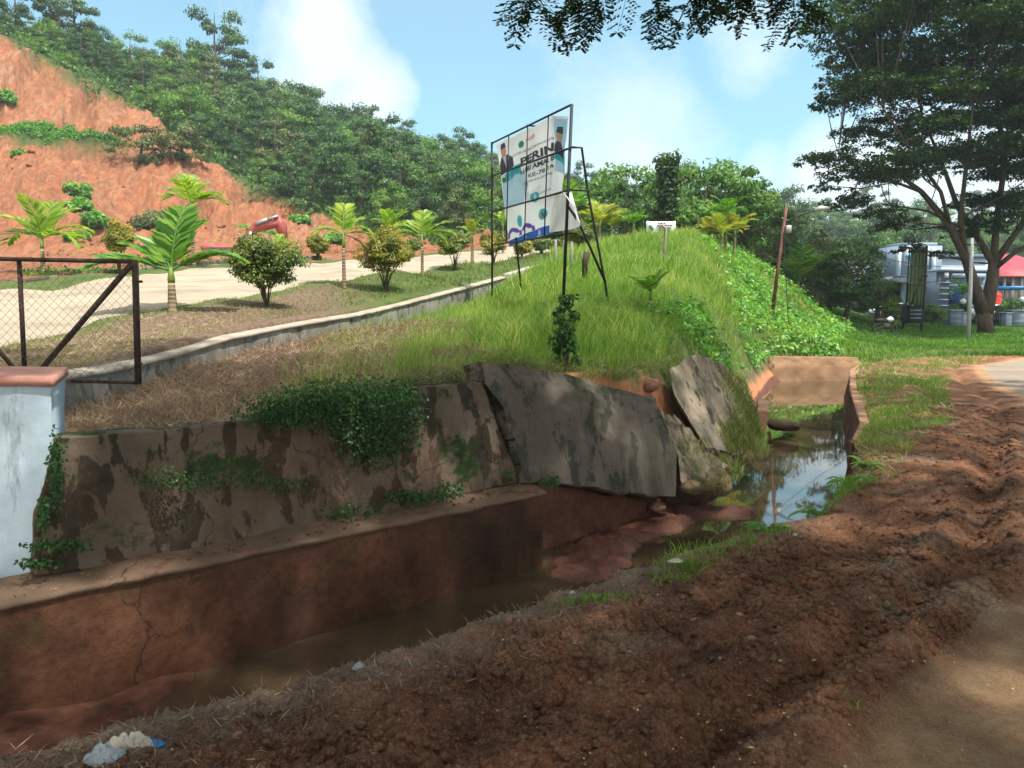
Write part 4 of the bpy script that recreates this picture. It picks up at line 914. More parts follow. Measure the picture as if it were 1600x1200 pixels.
# boundary fence
fx = 55.0
def fpill(px0, px1, top, lab):
    x0, x1 = xat(px0, fx), xat(px1, fx); xm = (x0+x1)/2; g_ = HZ(xm, fx); z1 = zat(top, fx)
    t = empty('fence_pillar', (xm, fx, g_), 0, lab, 'pillar', 'slate pillars of the boundary fence')
    m = MB(); m.box((xm, fx, (g_-.3+z1)/2), (x1-x0, .8, z1-g_+.3), bev=.02); pc(m, 'shaft', MG if px1-px0 < 14 else DG, t)
    m = MB(); m.box((xm, fx, z1+.05), (x1-x0+.12, .92, .1), bev=.02); pc(m, 'cap', MG, t)
    for k in (1, 2):
        z = g_+(z1-g_)*k/3; m = MB(); m.box((xm, fx-.405, z), (x1-x0-.02, .02, .04)); pc(m, 'band', LG, t)
fpill(1482, 1500, 486, 'wide slate fence pillar to the left of the large tree trunk')
fpill(1500.5, 1508, 490, 'narrow grey fence pillar joined to the wide one left of the trunk')
fpill(1568, 1577.5, 490, 'narrow grey fence pillar at the right end of the railing')
fpill(1578, 1604, 486, 'wide slate fence pillar at the right edge of the picture')
t = empty('railing', (xat(1538, fx), fx, HZ(xat(1538, fx), fx)), 0, 'black steel bar railing on a low kerb between the slate pillars', 'railing')
m = MB(); blk(m, 1508.5, 1567.5, 511, 518, fx-.15, .3); pc(m, 'kerb', LG, t)
m = MB(); 
for y in (492, 508): blk(m, 1508.5, 1567.5, y, y+1.1, fx, .05)
pc(m, 'rail', STEEL, t)
for k in range(19):
    m = MB(); a = 1511+k*3; blk(m, a, a+.8, 489, 511, fx-.01, .04); pc(m, 'bar', STEEL, t)
for px, py, lb in ((1505, 471, 'white globe lamp on the fence beside the large trunk'), (1597, 468, 'white globe lamp at the right edge of the picture')):
    x = xat(px, 56); z = zat(py, 56); t = empty('globe_lamp', (x, 56, HZ(x, 56)), 0, lb, 'lamp', 'globe lamps on the boundary fence')
    m = MB(); m.tube([(x, 56, HZ(x, 56)-.1), (x, 56, z-.15)], .04, 8); pc(m, 'post', STEEL, t)
    m = MB(); zz = [z+.2*math.cos(a) for a in np.linspace(math.pi, 0, 9)]; m.tube([(x, 56, q) for q in zz], [max(.01, .2*math.sin(a)) for a in np.linspace(math.pi, 0, 9)], 14); pc(m, 'globe', WHT, t, True)
# empty green billboard seen from behind
t = empty('billboard', (xat(1432, 50), 50, HZ(xat(1432, 50), 50)), 0, 'narrow-looking empty billboard with a plain olive green sheet in front of the office building', 'billboard')
TL_, TR_, BL_, BR_ = P(1423, 393, 52), P(1450, 384, 47), P(1418, 474, 52), P(1445, 480, 47)
OLV = clothmat('olive_sheet', (.34,.38,.20), (.42,.45,.25), .7)
m = MB(); m.loft([[BL_, BR_], [TL_, TR_]], (.03, .03, 0), 12, 16, 0, 0); pc(m, 'sheet', OLV, t)
off = np.array([-.12, -.06, 0])
for f_ in (0, .2, .42, .64, .84, 1):
    m = MB(); m.bar(BL_*(1-f_)+BR_*f_+off, TL_*(1-f_)+TR_*f_+off, .055 if f_ in (0, 1) else .03); pc(m, 'upright', STEEL, t)
for f_ in (0, .36, .7, 1):
    m = MB(); m.bar(BL_*(1-f_)+TL_*f_+off, BR_*(1-f_)+TR_*f_+off, .035); pc(m, 'rail', STEEL, t)
for q, px in ((BL_, 1412), (BR_, 1441)):
    g_ = np.array([xat(px, q[1]), q[1], HZ(xat(px, q[1]), q[1])-.2]); m = MB(); m.bar(g_, q+off, .09); pc(m, 'leg', STEEL, t)
m = MB(); m.bar(P(1441, 430, 46.5), np.array([xat(1410, 48), 48, HZ(xat(1410, 48), 48)]), .07); m.bar(P(1441, 430, 46.5), P(1449, 431, 47), .07); pc(m, 'brace', STEEL, t)
t = empty('planter', (xat(1433, 53), 53, HZ(xat(1433, 53), 53)), 0, 'dark square brick planter under the olive green billboard', 'planter')
m = MB(); blk(m, 1423, 1443, 479, 505, 53, 1.2, bev=.05); blk(m, 1422, 1444, 477, 480, 52.9, 1.4, bev=.03); pc(m, 'body', plain('dark_brick', (.035,.04,.05), .8, var=.5, sc=4), t)
for k in range(3):
    m = MB(); blk(m, 1424, 1442, 484+k*6, 486+k*6, 52.95, .1); pc(m, 'course', MG, t)
# green-roofed shed behind the billboard
Y = 92; t = empty('shed', (xat(755, Y), Y, HZ(xat(755, Y), Y)), 0, 'long low shed with a pale green sheet roof at the foot of the forest', 'shed')
p = lambda a, b, c=Y: P(a, b, c)
m = MB(); m.loft([[p(737, 336), p(800, 348)], [p(729, 324, 97), p(795, 338, 97)]], (0, 0, -.12), 12, 6); bp(m, 'roof', plain('pale_green_roof', (.28,.46,.38), .5, var=.12))
m = MB(); m.loft([[p(745, 375, 92.6), p(798, 375, 92.6)], [p(745, 338, 92.6), p(798, 348.4, 92.6)]], (0, 4, 0), 6, 6); bp(m, 'wall', WHP)
for k in range(4):
    m = MB(); a = 750+k*12; m.loft([[p(a, 345+k*2, 92.4), p(a+7, 346+k*2, 92.4)], [p(a, 340.5+k*2, 92.4), p(a+7, 341.5+k*2, 92.4)]], (0, .1, 0), 3, 3); bp(m, 'window', GL)
# excavator on the cut
EXR = plain('faded_red_paint', (.30,.075,.065), .5, var=.35, sc=1.5); EXO = plain('orange_red_paint', (.36,.08,.06), .45, var=.2, sc=1.5); EXG = plain('hydraulic_grey', (.35,.42,.44), .35, .5); TRK = plain('track_steel', (.05,.045,.04), .8, .2)
Y = 50; g0 = P(366, 409, Y); t = empty('excavator', g0, 0, 'faded red excavator digging at the foot of the red earth cut, half hidden by shrubs', 'excavator')
S_ = lambda px, py, dy=0: P(px, py, Y+dy)
xl, xr = g0[0]-1.5, g0[0]+1.5
for dy in (-.9, .9):
    m = MB(); th = np.linspace(0, 2*math.pi, 25)[:-1]; rr_ = .42
    pts = [(xl+.4-rr_*math.sin(a) if False else (xl+.4+min(0, 0)), 0) for a in th]
    ring = [np.array([ (xl+.4 if math.cos(a) < 0 else xr-.4)+rr_*math.cos(a), 0, g0[2]+.42+rr_*math.sin(a)]) for a in th]
    V = [q+np.array([0, Y+dy-.25, 0]) for q in ring]+[q+np.array([0, Y+dy+.25, 0]) for q in ring]+[np.array([g0[0], Y+dy-.25, g0[2]+.42]), np.array([g0[0], Y+dy+.25, g0[2]+.42])]
    n = 24; m.add(V, [[i, (i+1) % n, n+(i+1) % n, n+i] for i in range(n)], [[2*n, (i+1) % n, i] for i in range(n)]+[[2*n+1, n+i, n+(i+1) % n] for i in range(n)])
    pc(m, 'track', TRK, t)
m = MB(); m.box((g0[0]-.1, Y, g0[2]+.75), (2.3, 1.8, .42), bev=.12); pc(m, 'body', EXO, t)
m = MB(); m.box((g0[0]-1.3, Y, g0[2]+.8), (1.0, 1.85, .55), bev=.15); pc(m, 'counterweight', EXR, t)
m = MB(); m.box((g0[0]+.95, Y-.5, g0[2]+1.2), (.9, .8, .75), bev=.12); pc(m, 'cab', EXR, t)
m = MB(); m.box((g0[0]+.97, Y-.91, g0[2]+1.3), (.6, .03, .4)); pc(m, 'window', GL, t)
A0, A1, A2, A3 = S_(384, 372), S_(402, 353), S_(436, 349), S_(443, 374)
def plate(mb, pts, wid, hs):
    V = []; pts = [np.array(q) for q in pts]
    for q, h in zip(pts, hs):
        for dy in (-wid/2, wid/2): V += [q+np.array([0, dy, h]), q+np.array([0, dy, -h])]
    Q = []
    for i in range(len(pts)-1):
        a, b = i*4, i*4+4; Q += [[a, b, b+1, a+1], [a+2, a+3, b+3, b+2], [a, a+2, b+2, b], [a+1, b+1, b+3, a+3]]
    e = (len(pts)-1)*4; Q += [[0, 1, 3, 2], [e, e+2, e+3, e+1]]; mb.add(V, Q); return mb
m = plate(MB(), [A0, (A0+A1)/2, A1, (A1+A2)/2, A2], .45, [.22, .33, .38, .3, .2]); pc(m, 'boom', EXR, t)
B0, B1, B2 = S_(433, 337), S_(438, 352), S_(445, 378)
m = MB(); V = []
for q, h in ((B0, .18), (B1, .36), (B2, .16)):
    for dy in (-.18, .18): V += [q+np.array([h, dy, 0]), q+np.array([-h, dy, 0])]
m.add(V, [[0,4,5,1],[2,3,7,6],[0,2,6,4],[1,5,7,3],[4,8,9,5],[6,7,11,10],[4,6,10,8],[5,9,11,7],[0,1,3,2],[8,10,11,9]]); pc(m, 'arm', EXR, t)
m = MB(); m.tube([S_(399, 350, -.25), S_(418, 343, -.25)], .13, 8); m.tube([S_(418, 343, -.25), S_(434, 337.5, -.25)], .075, 8); pc(m, 'arm_cylinder', EXG, t)
m = MB(); m.tube([S_(388, 384, -.35), S_(392, 362, -.35)], .10, 8); pc(m, 'boom_cylinder', EXG, t)
m = MB(); c_ = B2; V = []; ph = np.linspace(-.4, 3.3, 9)
for a in ph:
    for dy in (-.45, .45): V.append(c_+np.array([.48*math.cos(a)-.35, dy, -.45+.42*math.sin(a+3.1)]))
m.add(V, [[2*i, 2*i+2, 2*i+3, 2*i+1] for i in range(8)]); pc(m, 'bucket', TRK, t)
t = None
# parked white car behind the railing and a motorcycle in the far grass
def car(px, Y, col, lab, rz=0):
    x = xat(px, Y); g_ = HZ(x, Y); t = empty('parked_car', (x, Y, g_), rz, lab, 'car')
    o = lambda mb, n, mat, s=False: (lambda q: (setattr(q, 'parent', t), q)[1])(mb.build(n, mat, None, s))
    prof = [(-2.05,.35),(-2.1,.75),(-1.75,.95),(-1.1,1.0),(-.6,1.42),(.7,1.45),(1.35,1.0),(2.0,.85),(2.1,.5),(2.05,.3)]
    m = MB(); V = [(a, -.8, b) for a, b in prof]+[(a, .8, b) for a, b in prof]+[(0, -.8, .6), (0, .8, .6)]; n = len(prof)
    m.add(V, [[i, (i+1) % n, n+(i+1) % n, n+i] for i in range(n)], [[2*n, (i+1) % n, i] for i in range(n)]+[[2*n+1, n+i, n+(i+1) % n] for i in range(n)]); o(m, 'body', col)
    for s in (-1, 1):
        m = MB(); m.add([(-.95, .812*s, 1.0), (1.2, .812*s, 1.0), (.62, .812*s, 1.38), (-.55, .812*s, 1.36)], [[0, 1, 2, 3] if s < 0 else [3, 2, 1, 0]]); o(m, 'window', GL)
        for a in (-1.35, 1.35):
            m = MB(); m.tube([(a, .68*s, .32), (a, .86*s, .32)], .32, 16); w = o(m, 'wheel', plain('tyre', (.02,.02,.02), .8)); m = MB(); m.tube([(a, .85*s, .32), (a, .87*s, .32)], .19, 12); r = m.build('rim', GALV, None, False); r.parent = w
car(1543, 58.5, WHP, 'white car parked behind the bar railing by the red tank', .1)
car(1400, 61, WHP, 'white car half hidden behind the round shrubs in front of the office', .2)
px, Y = 1387, 41; x = xat(px, Y); g_ = HZ(x, Y); t = empty('motorcycle', (x, Y, g_), .3, 'dark motorcycle with a white tank parked in the far grass', 'motorcycle')
o = lambda mb, n, mat: setattr(mb.build(n, mat, None, True), 'parent', t)
for a in (-.62, .62):
    m = MB(); th = np.linspace(0, 2*math.pi, 17); m.tube([(a+.27*math.cos(q), 0, .3+.27*math.sin(q)) for q in th], .05, 6); o(m, 'wheel', plain('tyre', (.02,.02,.02), .8))
m = MB(); m.tube([(-.62, 0, .3), (-.1, 0, .45), (.35, 0, .75), (.62, 0, .3)], .05, 6); m.box((0, 0, .45), (.4, .2, .3), bev=.05); o(m, 'frame', TRK)
m = MB(); m.tube([(.0, 0, .78), (.25, 0, .82), (.42, 0, .8)], [.08, .15, .06], 10); o(m, 'tank', WHP)
m = MB(); m.tube([(-.75, 0, .78), (-.35, 0, .76), (.05, 0, .76)], [.07, .11, .08], 8); o(m, 'seat', INKC)
m = MB(); m.tube([(.40, -.32, 1.0), (.48, 0, .95), (.40, .32, 1.0)], .02, 6); o(m, 'handlebar', STEEL)
# ------------------------------------------------------------ vegetation generators (all in local coordinates, base at the origin)
def unit(v): return v/(np.linalg.norm(v, axis=-1, keepdims=True)+1e-9)
def rv(n): return unit(RG.normal(size=(n, 3)))
def clump(mb, c, r, n, L, Wd, up=.35, bias=.0, rnd=None):
    # leaf clump: leaves on an uneven shell, faces turned outwards and up
    d = rv(n); d[:, 2] = np.abs(d[:, 2])*(1-bias)+d[:, 2]*bias if bias < 1 else d[:, 2]
    rad = RG.uniform(.45, 1.08, n)[:, None]
    p = np.asarray(c)+d*rad*np.asarray(r)
    nrm = unit(d+np.array([0, 0, up])+.55*rv(n)); t_ = unit(np.cross(nrm, rv(n))-np.array([0, 0, .35]))
    k = RG.uniform(.7, 1.3, n)
    q = (RG.uniform(0, 1) if rnd is None else rnd)
    mb.leaves(p, t_, nrm, L*k, Wd*k, np.clip(q*.6+RG.uniform(0, .5, n), 0, 1), .06)
def attach(o, par): o.parent = par; return o
def make_tree(name, label, cat, loc, h, rx, rz, nc, nl, L, mat, bmat=BARK, group=None, zc=.62, trunk_r=.16, low=.0, cr=.42, leafw=.55, stems=1):
    t = empty(name, loc, 0, label, cat, group)
    mb = MB(); br = MB(); zc_ = h*zc
    br.tube([(0, 0, -.6), (random.uniform(-.1, .1), 0, h*.25), (random.uniform(-.2, .2), random.uniform(-.2, .2), h*.6), (0, 0, h*.85)], [trunk_r*1.2, trunk_r, trunk_r*.6, trunk_r*.2], 7)
    for i in range(nc):
        d = rv(1)[0]; f = RG.uniform(.45, 1.0)**.6
        c = np.array([d[0]*rx*f, d[1]*rx*f, zc_+d[2]*rz*f])
        if c[2] < h*low: c[2] = h*low+RG.uniform(0, .3)
        r = rx*cr*RG.uniform(.65, 1.2)
        clump(mb, c, (r, r, r*.75), nl, L, L*leafw, bias=.55)
        if i % 3 == 0: 
            b0 = np.array([0, 0, max(h*.2, min(c[2]*.7, h*.6))]); br.tube([b0, (b0+c)/2+np.array([0, 0, -.05*h]), c], [trunk_r*.45, trunk_r*.25, trunk_r*.08], 5, cap=False)
    attach(mb.build('crown', mat, None), t); attach(br.build('trunk', bmat, None, True), t)
    return t
def palm_frond(az, el, Lf, droop, nl=26, wl=.03, lw=.40, up=.25, twist=0):
    n = 14; s = np.linspace(0, 1, n); ang = el-droop*s**1.5; st_ = Lf/(n-1)
    x = np.concatenate([[0], np.cumsum(np.cos(ang[:-1])*st_)]); z = np.concatenate([[0], np.cumsum(np.sin(ang[:-1])*st_)])
    ca, sa = math.cos(az), math.sin(az); pts = np.stack([x*ca, x*sa, z], 1)
    mb = MB(); mb.tube(pts, np.linspace(.016, .004, n)*max(.6, Lf), 5, rnd=.55)
    tt = np.linspace(.16, .99, nl); P_ = np.stack([np.interp(tt, s, pts[:, k]) for k in range(3)], 1)
    tg = unit(np.gradient(P_, axis=0)); side = np.array([-sa, ca, 0.]); nup = unit(np.cross(tg, np.broadcast_to(side, tg.shape)))
    nup[nup[:, 2] < 0] *= -1
    for sg in (-1, 1):
        Ll = Lf*lw*np.sin(math.pi*(.12+.80*tt))**.7*RG.uniform(.85, 1.1, nl)
        d = unit(tg*(.55+.5*tt[:, None])+sg*side*.95+nup*(up)-np.array([0, 0, .22])+.12*rv(nl))
        mb.leaves(P_, d, unit(nup+.55*sg*side+.3*rv(nl)), Ll, wl*Lf*RG.uniform(.8, 1.15, nl), RG.uniform(.2, .95, nl), .0)
        # drooping leaflet tips
    return mb
def make_palm(loc, h, Lf, nf, mat, label, els=None, lean=(0, 0), tr=.05, shaft=.35, group='young palms along the upper road', name='palm', wl=.05, azs=None, nl=26, droop=1.3):
    t = empty(name, loc, 0, label, 'palm', group); top = np.array([lean[0], lean[1], h])
    m = MB(); zz = np.linspace(-.15, h*.8, 7); m.tube([top*np.array([(max(z, 0)/h)**1.5]*2+[0])+np.array([0, 0, z]) for z in zz], np.linspace(tr*1.5, tr, 7), 10); attach(m.build('trunk', PALMTR, None, True), t)
    m = MB(); a = top*np.array([.72, .72, 0])+np.array([0, 0, h*.8-.02]); m.tube([a, (a+top)/2, top+np.array([0, 0, shaft*.4])], [tr*.98, tr*1.12, tr*.5], 10); attach(m.build('crownshaft', PALMSH, None, True), t)
    for i in range(nf):
        az = azs[i] if azs else i*2.4+RG.uniform(-.3, .3); el = els[i] if els else RG.uniform(.5, 1.35)
        mb = palm_frond(az, el, Lf*RG.uniform(.85, 1.1), droop*RG.uniform(.7, 1.2)*(1.25-el*.4), wl=wl, nl=nl)
        for v in mb.V: v += top+np.array([0, 0, shaft*.2])
        attach(mb.build('frond', mat, None), t)
    return t
def make_shrub(loc, h, r, mat, label, group='clipped shrubs along the upper road', n=3200, leaf=.055, stem=.2, name='shrub', nc=34, shape=1.0):
    t = empty(name, loc, 0, label, 'shrub', group); mb = MB(); br = MB()
    for i in range(nc):
        d = rv(1)[0]; f = RG.uniform(.35, .95); zc_ = stem*h+(h*(1-stem))*.5
        c = np.array([d[0]*r*f*.85, d[1]*r*f*.85, zc_+d[2]*(h*(1-stem))*.5*f*.85]); q = 1-shape*.35*max(0, (c[2]/h-.45)); c[:2] *= q
        clump(mb, c, r*.36*RG.uniform(.75, 1.2), 2*n//nc, leaf*1.25, leaf*.7, up=.5, bias=.6)
        if i % 3 == 0: br.tube([(0, 0, -.05), (c[0]*.25, c[1]*.25, h*stem*1.2), c], [.016, .009, .003], 5, cap=False)
    attach(mb.build('foliage', mat, None), t); attach(br.build('stem', BARK, None, True), t); return t
# ------------------------------------------------------------ ground vegetation that nobody could count
def stuff(mb, name, mat, label): return tag(mb.build(name, mat, None), label, None, None, 'stuff')
def scatter(n, px0, px1, Y0, Y1, keep=None):
    px = RG.uniform(px0, px1, n); ly = RG.uniform(math.log(Y0), math.log(Y1), n); Y = np.exp(ly)
    x = (px-800)/F*Y*1.0; x = x*(ct)
    z = HT(x, Y); pxx, e = pxY(x, Y); p = np.stack([x, Y, z], 1)
    k = np.ones(n, bool)
    if keep is not None: k = keep(x, Y, pxx, z)
    return p[k]
dLf = lambda x, y: sdist(x, y, LE, -1); dRf = lambda x, y: sdist(x, y, RE, 1); dKf = lambda x, y: sdist(x, y, KXY, -1)
def kA(x, y, px, z):
    g = fbm(x*.7, y*.7, 91, 3); D = dLf(x, y)
    return (D > .60+.15*g*sstep(9.5,8,y)+.2*np.exp(-((x-1.6)/1.0)**2)*(y<11)) & (RG.uniform(0, 1, len(x)) < np.maximum(sstep(580, 800, px+130*g), .10*sstep(400, 560, px+110*g))*(.30+.70*sstep(.55, 1.4, D+.5*g))) & ((dKf(x, y) < -.15) | (px > 860) | (y < 8)) & (z > -.72)
m = MB(); p = scatter(170000, 430, 1290, 7, 42, kA); N = len(p)
hh = 1.25*np.clip(.17+.10*fbm(p[:, 0]*.8, p[:, 1]*.8, 92, 3), .06, .4)*RG.uniform(.55, 1.35, N)*(1+.3*sstep(12, 30, p[:, 1]))
hh *= 1+1.1*np.clip(fbm(p[:, 0]*1.6, p[:, 1]*1.6, 151, 3), -.3, 1)
hh *= 1-.45*np.exp(-((dLf(p[:, 0], p[:, 1])-.6)/.4)**2)
ln = rv(N)*.6; ln[:, 2] = 0; ln[:, 0] += .15
m.blades(p-np.array([0, 0, .02]), ln, hh, np.maximum(.005, .00055*p[:, 1])*RG.uniform(.7, 1.4, N), np.clip(.30+.35*fbm(p[:, 0]*.45, p[:, 1]*.45, 93, 4)+RG.uniform(-.1, .65, N), 0, 1))
stuff(m, 'grass', LF['grass'], 'lush bright green grass on the bank')
def kT(x, y, px, z): return kA(x, y, px, z) & (dLf(x, y) > .9) & (RG.uniform(0, 1, len(x)) < sstep(.0, .45, fbm(x*.55, y*.55, 152, 4)))
m = MB(); p = scatter(26000, 560, 1290, 8, 36, kT); N = len(p); ln = rv(N)*.9; ln[:, 2] = 0
m.blades(p-np.array([0, 0, .02]), ln, RG.uniform(.25, .62, N), np.maximum(.007, .0007*p[:, 1]), np.clip(RG.uniform(-.1, 1.1, N), 0, 1)); stuff(m, 'weeds', LF['grass'], 'taller ragged weeds in patches on the bank')
def kS(x, y, px, z): return (dKf(x, y) > .42) & (y < YN(px)+.25*fbm(x*2, y*2, 94, 2)) & (RG.uniform(0, 1, len(x)) < .35+.65*sstep(-.3, .3, fbm(x*.6, y*.6, 95, 3)+sstep(300, 600, px)-.6))
m = MB(); p = scatter(120000, -60, 900, 8, 34, kS); N = len(p); ln = rv(N)*.9; ln[:, 2] = 0
m.blades(p-np.array([0, 0, .01]), ln, .05*RG.uniform(.5, 2.0, N)*(1+sstep(500, 800, 800+p[:, 0]/p[:, 1]*F)), np.maximum(.006, .0006*p[:, 1]), np.clip(.75-.5*sstep(250, 600, 800+p[:, 0]/p[:, 1]*F)+RG.uniform(-.25, .3, N), 0, 1)); stuff(m, 'grass', LF['short'], 'short worn grass beside the upper road')
def kD(x, y, px, z):
    g = fbm(x*.9, y*.9, 96, 3); return (dLf(x, y) > .50) & (dKf(x, y) < -.05) & (RG.uniform(0, 1, len(x)) < sstep(900, 640, px+110*g)+.35*np.exp(-((dLf(x,y)-.7)/.35)**2)) & (x > -4.6)
m = MB(); p = scatter(95000, 70, 1130, 5.4, 15, kD); N = len(p); d = rv(N); d[:, 2] = np.abs(d[:, 2])*.5+.08
m.leaves(p+np.array([0, 0, 1.])*RG.uniform(0, .09, N)[:, None], d, rv(N), RG.uniform(.06, .24, N), np.maximum(.0045, .0006*p[:, 1])*RG.uniform(.6, 1.4, N), np.clip(RG.uniform(0, 1, N)*.75+.15*fbm(p[:, 0]*2, p[:, 1]*2, 97, 3), 0, 1)); stuff(m, 'dry_grass', LF['straw'], 'dead straw and cut stems matted on the shaded bank')
def kK(x, y, px, z): return (dKf(x, y) > .35) & (y < YN(px)) & (RG.uniform(0, 1, len(x)) < sstep(560, 200, px))
m = MB(); p = scatter(20000, -60, 600, 8, 18, kK); N = len(p); d = rv(N); d[:, 2] = np.abs(d[:, 2])*.3+.03
m.leaves(p, d, rv(N), RG.uniform(.04, .14, N), .006, RG.uniform(.45, 1, N)); stuff(m, 'dry_grass', LF['straw'], 'pale dry clippings on the sunny strip by the upper road')
# broad-leaved ground cover tumbling down the right-hand slope
def kC(x, y, px, z): return (dLf(x, y) > .6) & (RG.uniform(0, 1, len(x)) < sstep(-.25, .35, fbm(x*.35+2, y*.35, 98, 4)+.8*sstep(1000, 1190, px)-.55-1.2*sstep(1290, 1370, px))) & (z > -.7)
m = MB()
p = scatter(5200, 1000, 1420, 11.5, 46, kC)
for q in p:
    k = .10+.0055*q[1]; n = 16; c = q+np.array([0, 0, .05+RG.uniform(0, .15)])
    clump(m, c, k*RG.uniform(.8, 1.6), n, .045+.0038*q[1], .022+.0024*q[1], up=.8, bias=.3)
stuff(m, 'ground_cover', LF['cover'], 'broad-leaved creepers tumbling down the bank beside the street light')
# creeper hanging over the tall wall and tufts on its foot
m = MB(); 
def creeper(cx, cy, rx, ry, n, d0=.26, sz=.030, hi=.5):
    for _ in range(n):
        a = random.gauss(0, .5); b = random.gauss(0, .5)
        if a*a+b*b > 1.1: continue
        px, py = cx+a*rx, cy+b*ry
        q = onL(px, py, d0+random.uniform(-.10, .06)); zt = onL(px, 0, .44)
        gz = HZ(q[0], q[1])
        nrm = unit(-nL*.9+np.array([0, 0, .7])+.6*rv(1)[0]); dd = unit(np.array([0, 0, -.7])+.8*rv(1)[0])
        YIELD.append((q, dd, nrm, sz*random.uniform(.6, 1.4), random.uniform(0, .55)+hi*(1 if py < 625 else .15)*random.random()))
YIELD = []
for a in ((520,632,125,42,2600), (590,672,75,60,2400), (470,630,95,26,900), (640,640,30,45,600), (430,648,70,20,500), (560,610,90,26,900)): creeper(*a)
for a in ((88,735,14,70,400), (68,800,10,28,160), (92,850,60,12,260), (60,878,40,8,160), (650,775,55,15,420), (700,765,30,16,260), (330,752,120,16,500,.26,.022), (445,758,70,16,300,.26,.022), (250,745,60,18,250,.26,.02), (560,800,80,14,200), (860,752,18,12,200,.10,.03), (795,740,10,10,60)): creeper(*a)
v = YIELD; m.leaves(np.array([a[0] for a in v]), np.array([a[1] for a in v]), np.array([a[2] for a in v]), np.array([a[3] for a in v]), np.array([a[3]*.62 for a in v]), np.array([a[4] for a in v]))
stuff(m, 'creeper', LF['vine'], 'dark green creeper hanging over the tall stained wall')
m = MB(); p = scatter(26000, 380, 720, 6.0, 8.6, lambda x, y, px, z: (dLf(x, y) > .42) & (RG.uniform(0, 1, len(x)) < sstep(1.5, .5, dLf(x, y)+.4*fbm(x*2, y*2, 99, 3))*sstep(380, 460, px)))
N = len(p); d = rv(N); m.leaves(p+np.array([0, 0, 1.])*RG.uniform(0, .12, N)[:, None], d, unit(rv(N)+np.array([0, -.4, 1.2])), .026*RG.uniform(.6, 1.4, N), .016, np.clip(RG.uniform(.2, 1, N), 0, 1)); stuff(m, 'creeper', LF['vine'], 'low green weeds along the top of the tall wall')
# near bank: grass, ferns
def kN(x, y, px, z): 
    D = dRf(x, y); g = fbm(x*.8, y*.8, 101, 3); w = np.interp(y, [5, 6.3, 7.3, 9, 11, 16, 22, 26], [.05, .12, .40, .75, 1.05, 1.7, 2.3, 2.7])
    return (D > .02) & (D < w*(1+.4*g)) & (roadd(x, y) < -.15) & (y > 5.6)
m = MB(); p = scatter(64000, 1000, 1560, 5.6, 27, kN); N = len(p); ln = rv(N)*.8; ln[:, 2] = 0
m.blades(p-np.array([0, 0, .02]), ln, (.05+.22*np.clip(fbm(p[:, 0]*1.3, p[:, 1]*1.3, 102, 3)+.15, 0, 1))*RG.uniform(.4, 1.6, N), np.maximum(.006, .0007*p[:, 1]), np.clip(.1+.5*RG.uniform(0, 1, N)+.2*fbm(p[:, 0]*.7, p[:, 1]*.7, 103, 3), 0, 1)); stuff(m, 'grass', LF['grass'], 'grass tufts along the near edge of the drain')
m = MB(); p = scatter(14000, 1000, 1560, 7, 27, kN); N = len(p); d = rv(N); d[:, 2] = np.abs(d[:, 2])*.6
m.leaves(p, d, rv(N), RG.uniform(.05, .2, N), .0007*p[:, 1], RG.uniform(.2, 1, N)); stuff(m, 'dry_grass', LF['straw'], 'dead straw among the grass on the near edge of the drain')
def kF(x, y, px, z): return (y > 26.8) & (dLf(x, y) > -99) & ((dLf(x, y) > .3) | (dRf(x, y) > .2)) & ~((roadd(x, y) > .1) & (y < 27.8) & (dRf(x, y) > 0))
m = MB(); p = scatter(60000, 1230, 1640, 26.8, 60, kF); N = len(p); ln = rv(N)*.7; ln[:, 2] = 0
m.blades(p-np.array([0, 0, .02]), ln, (.10+.12*np.clip(fbm(p[:, 0]*.3, p[:, 1]*.3, 104, 3)+.3, 0, 1))*RG.uniform(.5, 1.5, N), .0012*p[:, 1], np.clip(.0+.3*RG.uniform(0, 1, N)+.3*fbm(p[:, 0]*.3, p[:, 1]*.3, 105, 3), 0, 1)); stuff(m, 'grass', LF['grass'], 'grass verge in front of the boundary fence')
m = MB(); p = scatter(9000, -60, 1200, 4.2, 12, lambda x, y, px, z: (dRf(x, y) > .01) & (dRf(x, y) < .10+.35*np.clip(fbm(x*1.7, y*1.7, 106, 3), 0, 1)+.1) & (y < 8) | (dRf(x, y) > 0) & (dRf(x, y) < 1.2) & (fbm(x*1.1, y*1.1, 107, 3) > .42))
p = np.vstack([p, scatter(8500, -60, 1000, 2.6, 6, lambda x, y, px, z: (dRf(x, y) > 0) & (dRf(x, y) < .75+.3*fbm(x*2, y*2, 108, 3)))]); N = len(p); d = rv(N); d[:, 2] = np.abs(d[:, 2])*.5
m.leaves(p, d, rv(N), RG.uniform(.02, .10, N), .0028*RG.uniform(.7, 1.6, N), RG.uniform(.0, .8, N)); stuff(m, 'dry_grass', LF['straw'], 'grey dry roots and straw along the near lip of the drain')
m = MB()
for (px, py, r, n, hgt) in ((676,958,.05,60,.05), (910,935,.10,200,.03), (960,930,.09,120,.03), (1070,885,.10,220,.05), (1115,865,.14,200,.045), (1050,905,.10,120,.04), (1190,828,.14,180,.06), (1340,1130,.04,10,.03), (1160,850,.10,120,.05)):
    c = G(px, py); q = np.stack([c[0]+RG.normal(0, r, n), c[1]+RG.normal(0, r*.6, n), np.zeros(n)], 1); q[:, 2] = HT(q[:, 0], q[:, 1]); q = q[q[:, 2] > -.3]; n = len(q); ln = rv(n)*1.0; ln[:, 2] = 0
    m.blades(q, ln, hgt*RG.uniform(.5, 1.5, n), .006, RG.uniform(0, .6, n))
stuff(m, 'weeds', LF['grass'], 'small green weeds on the churned soil')
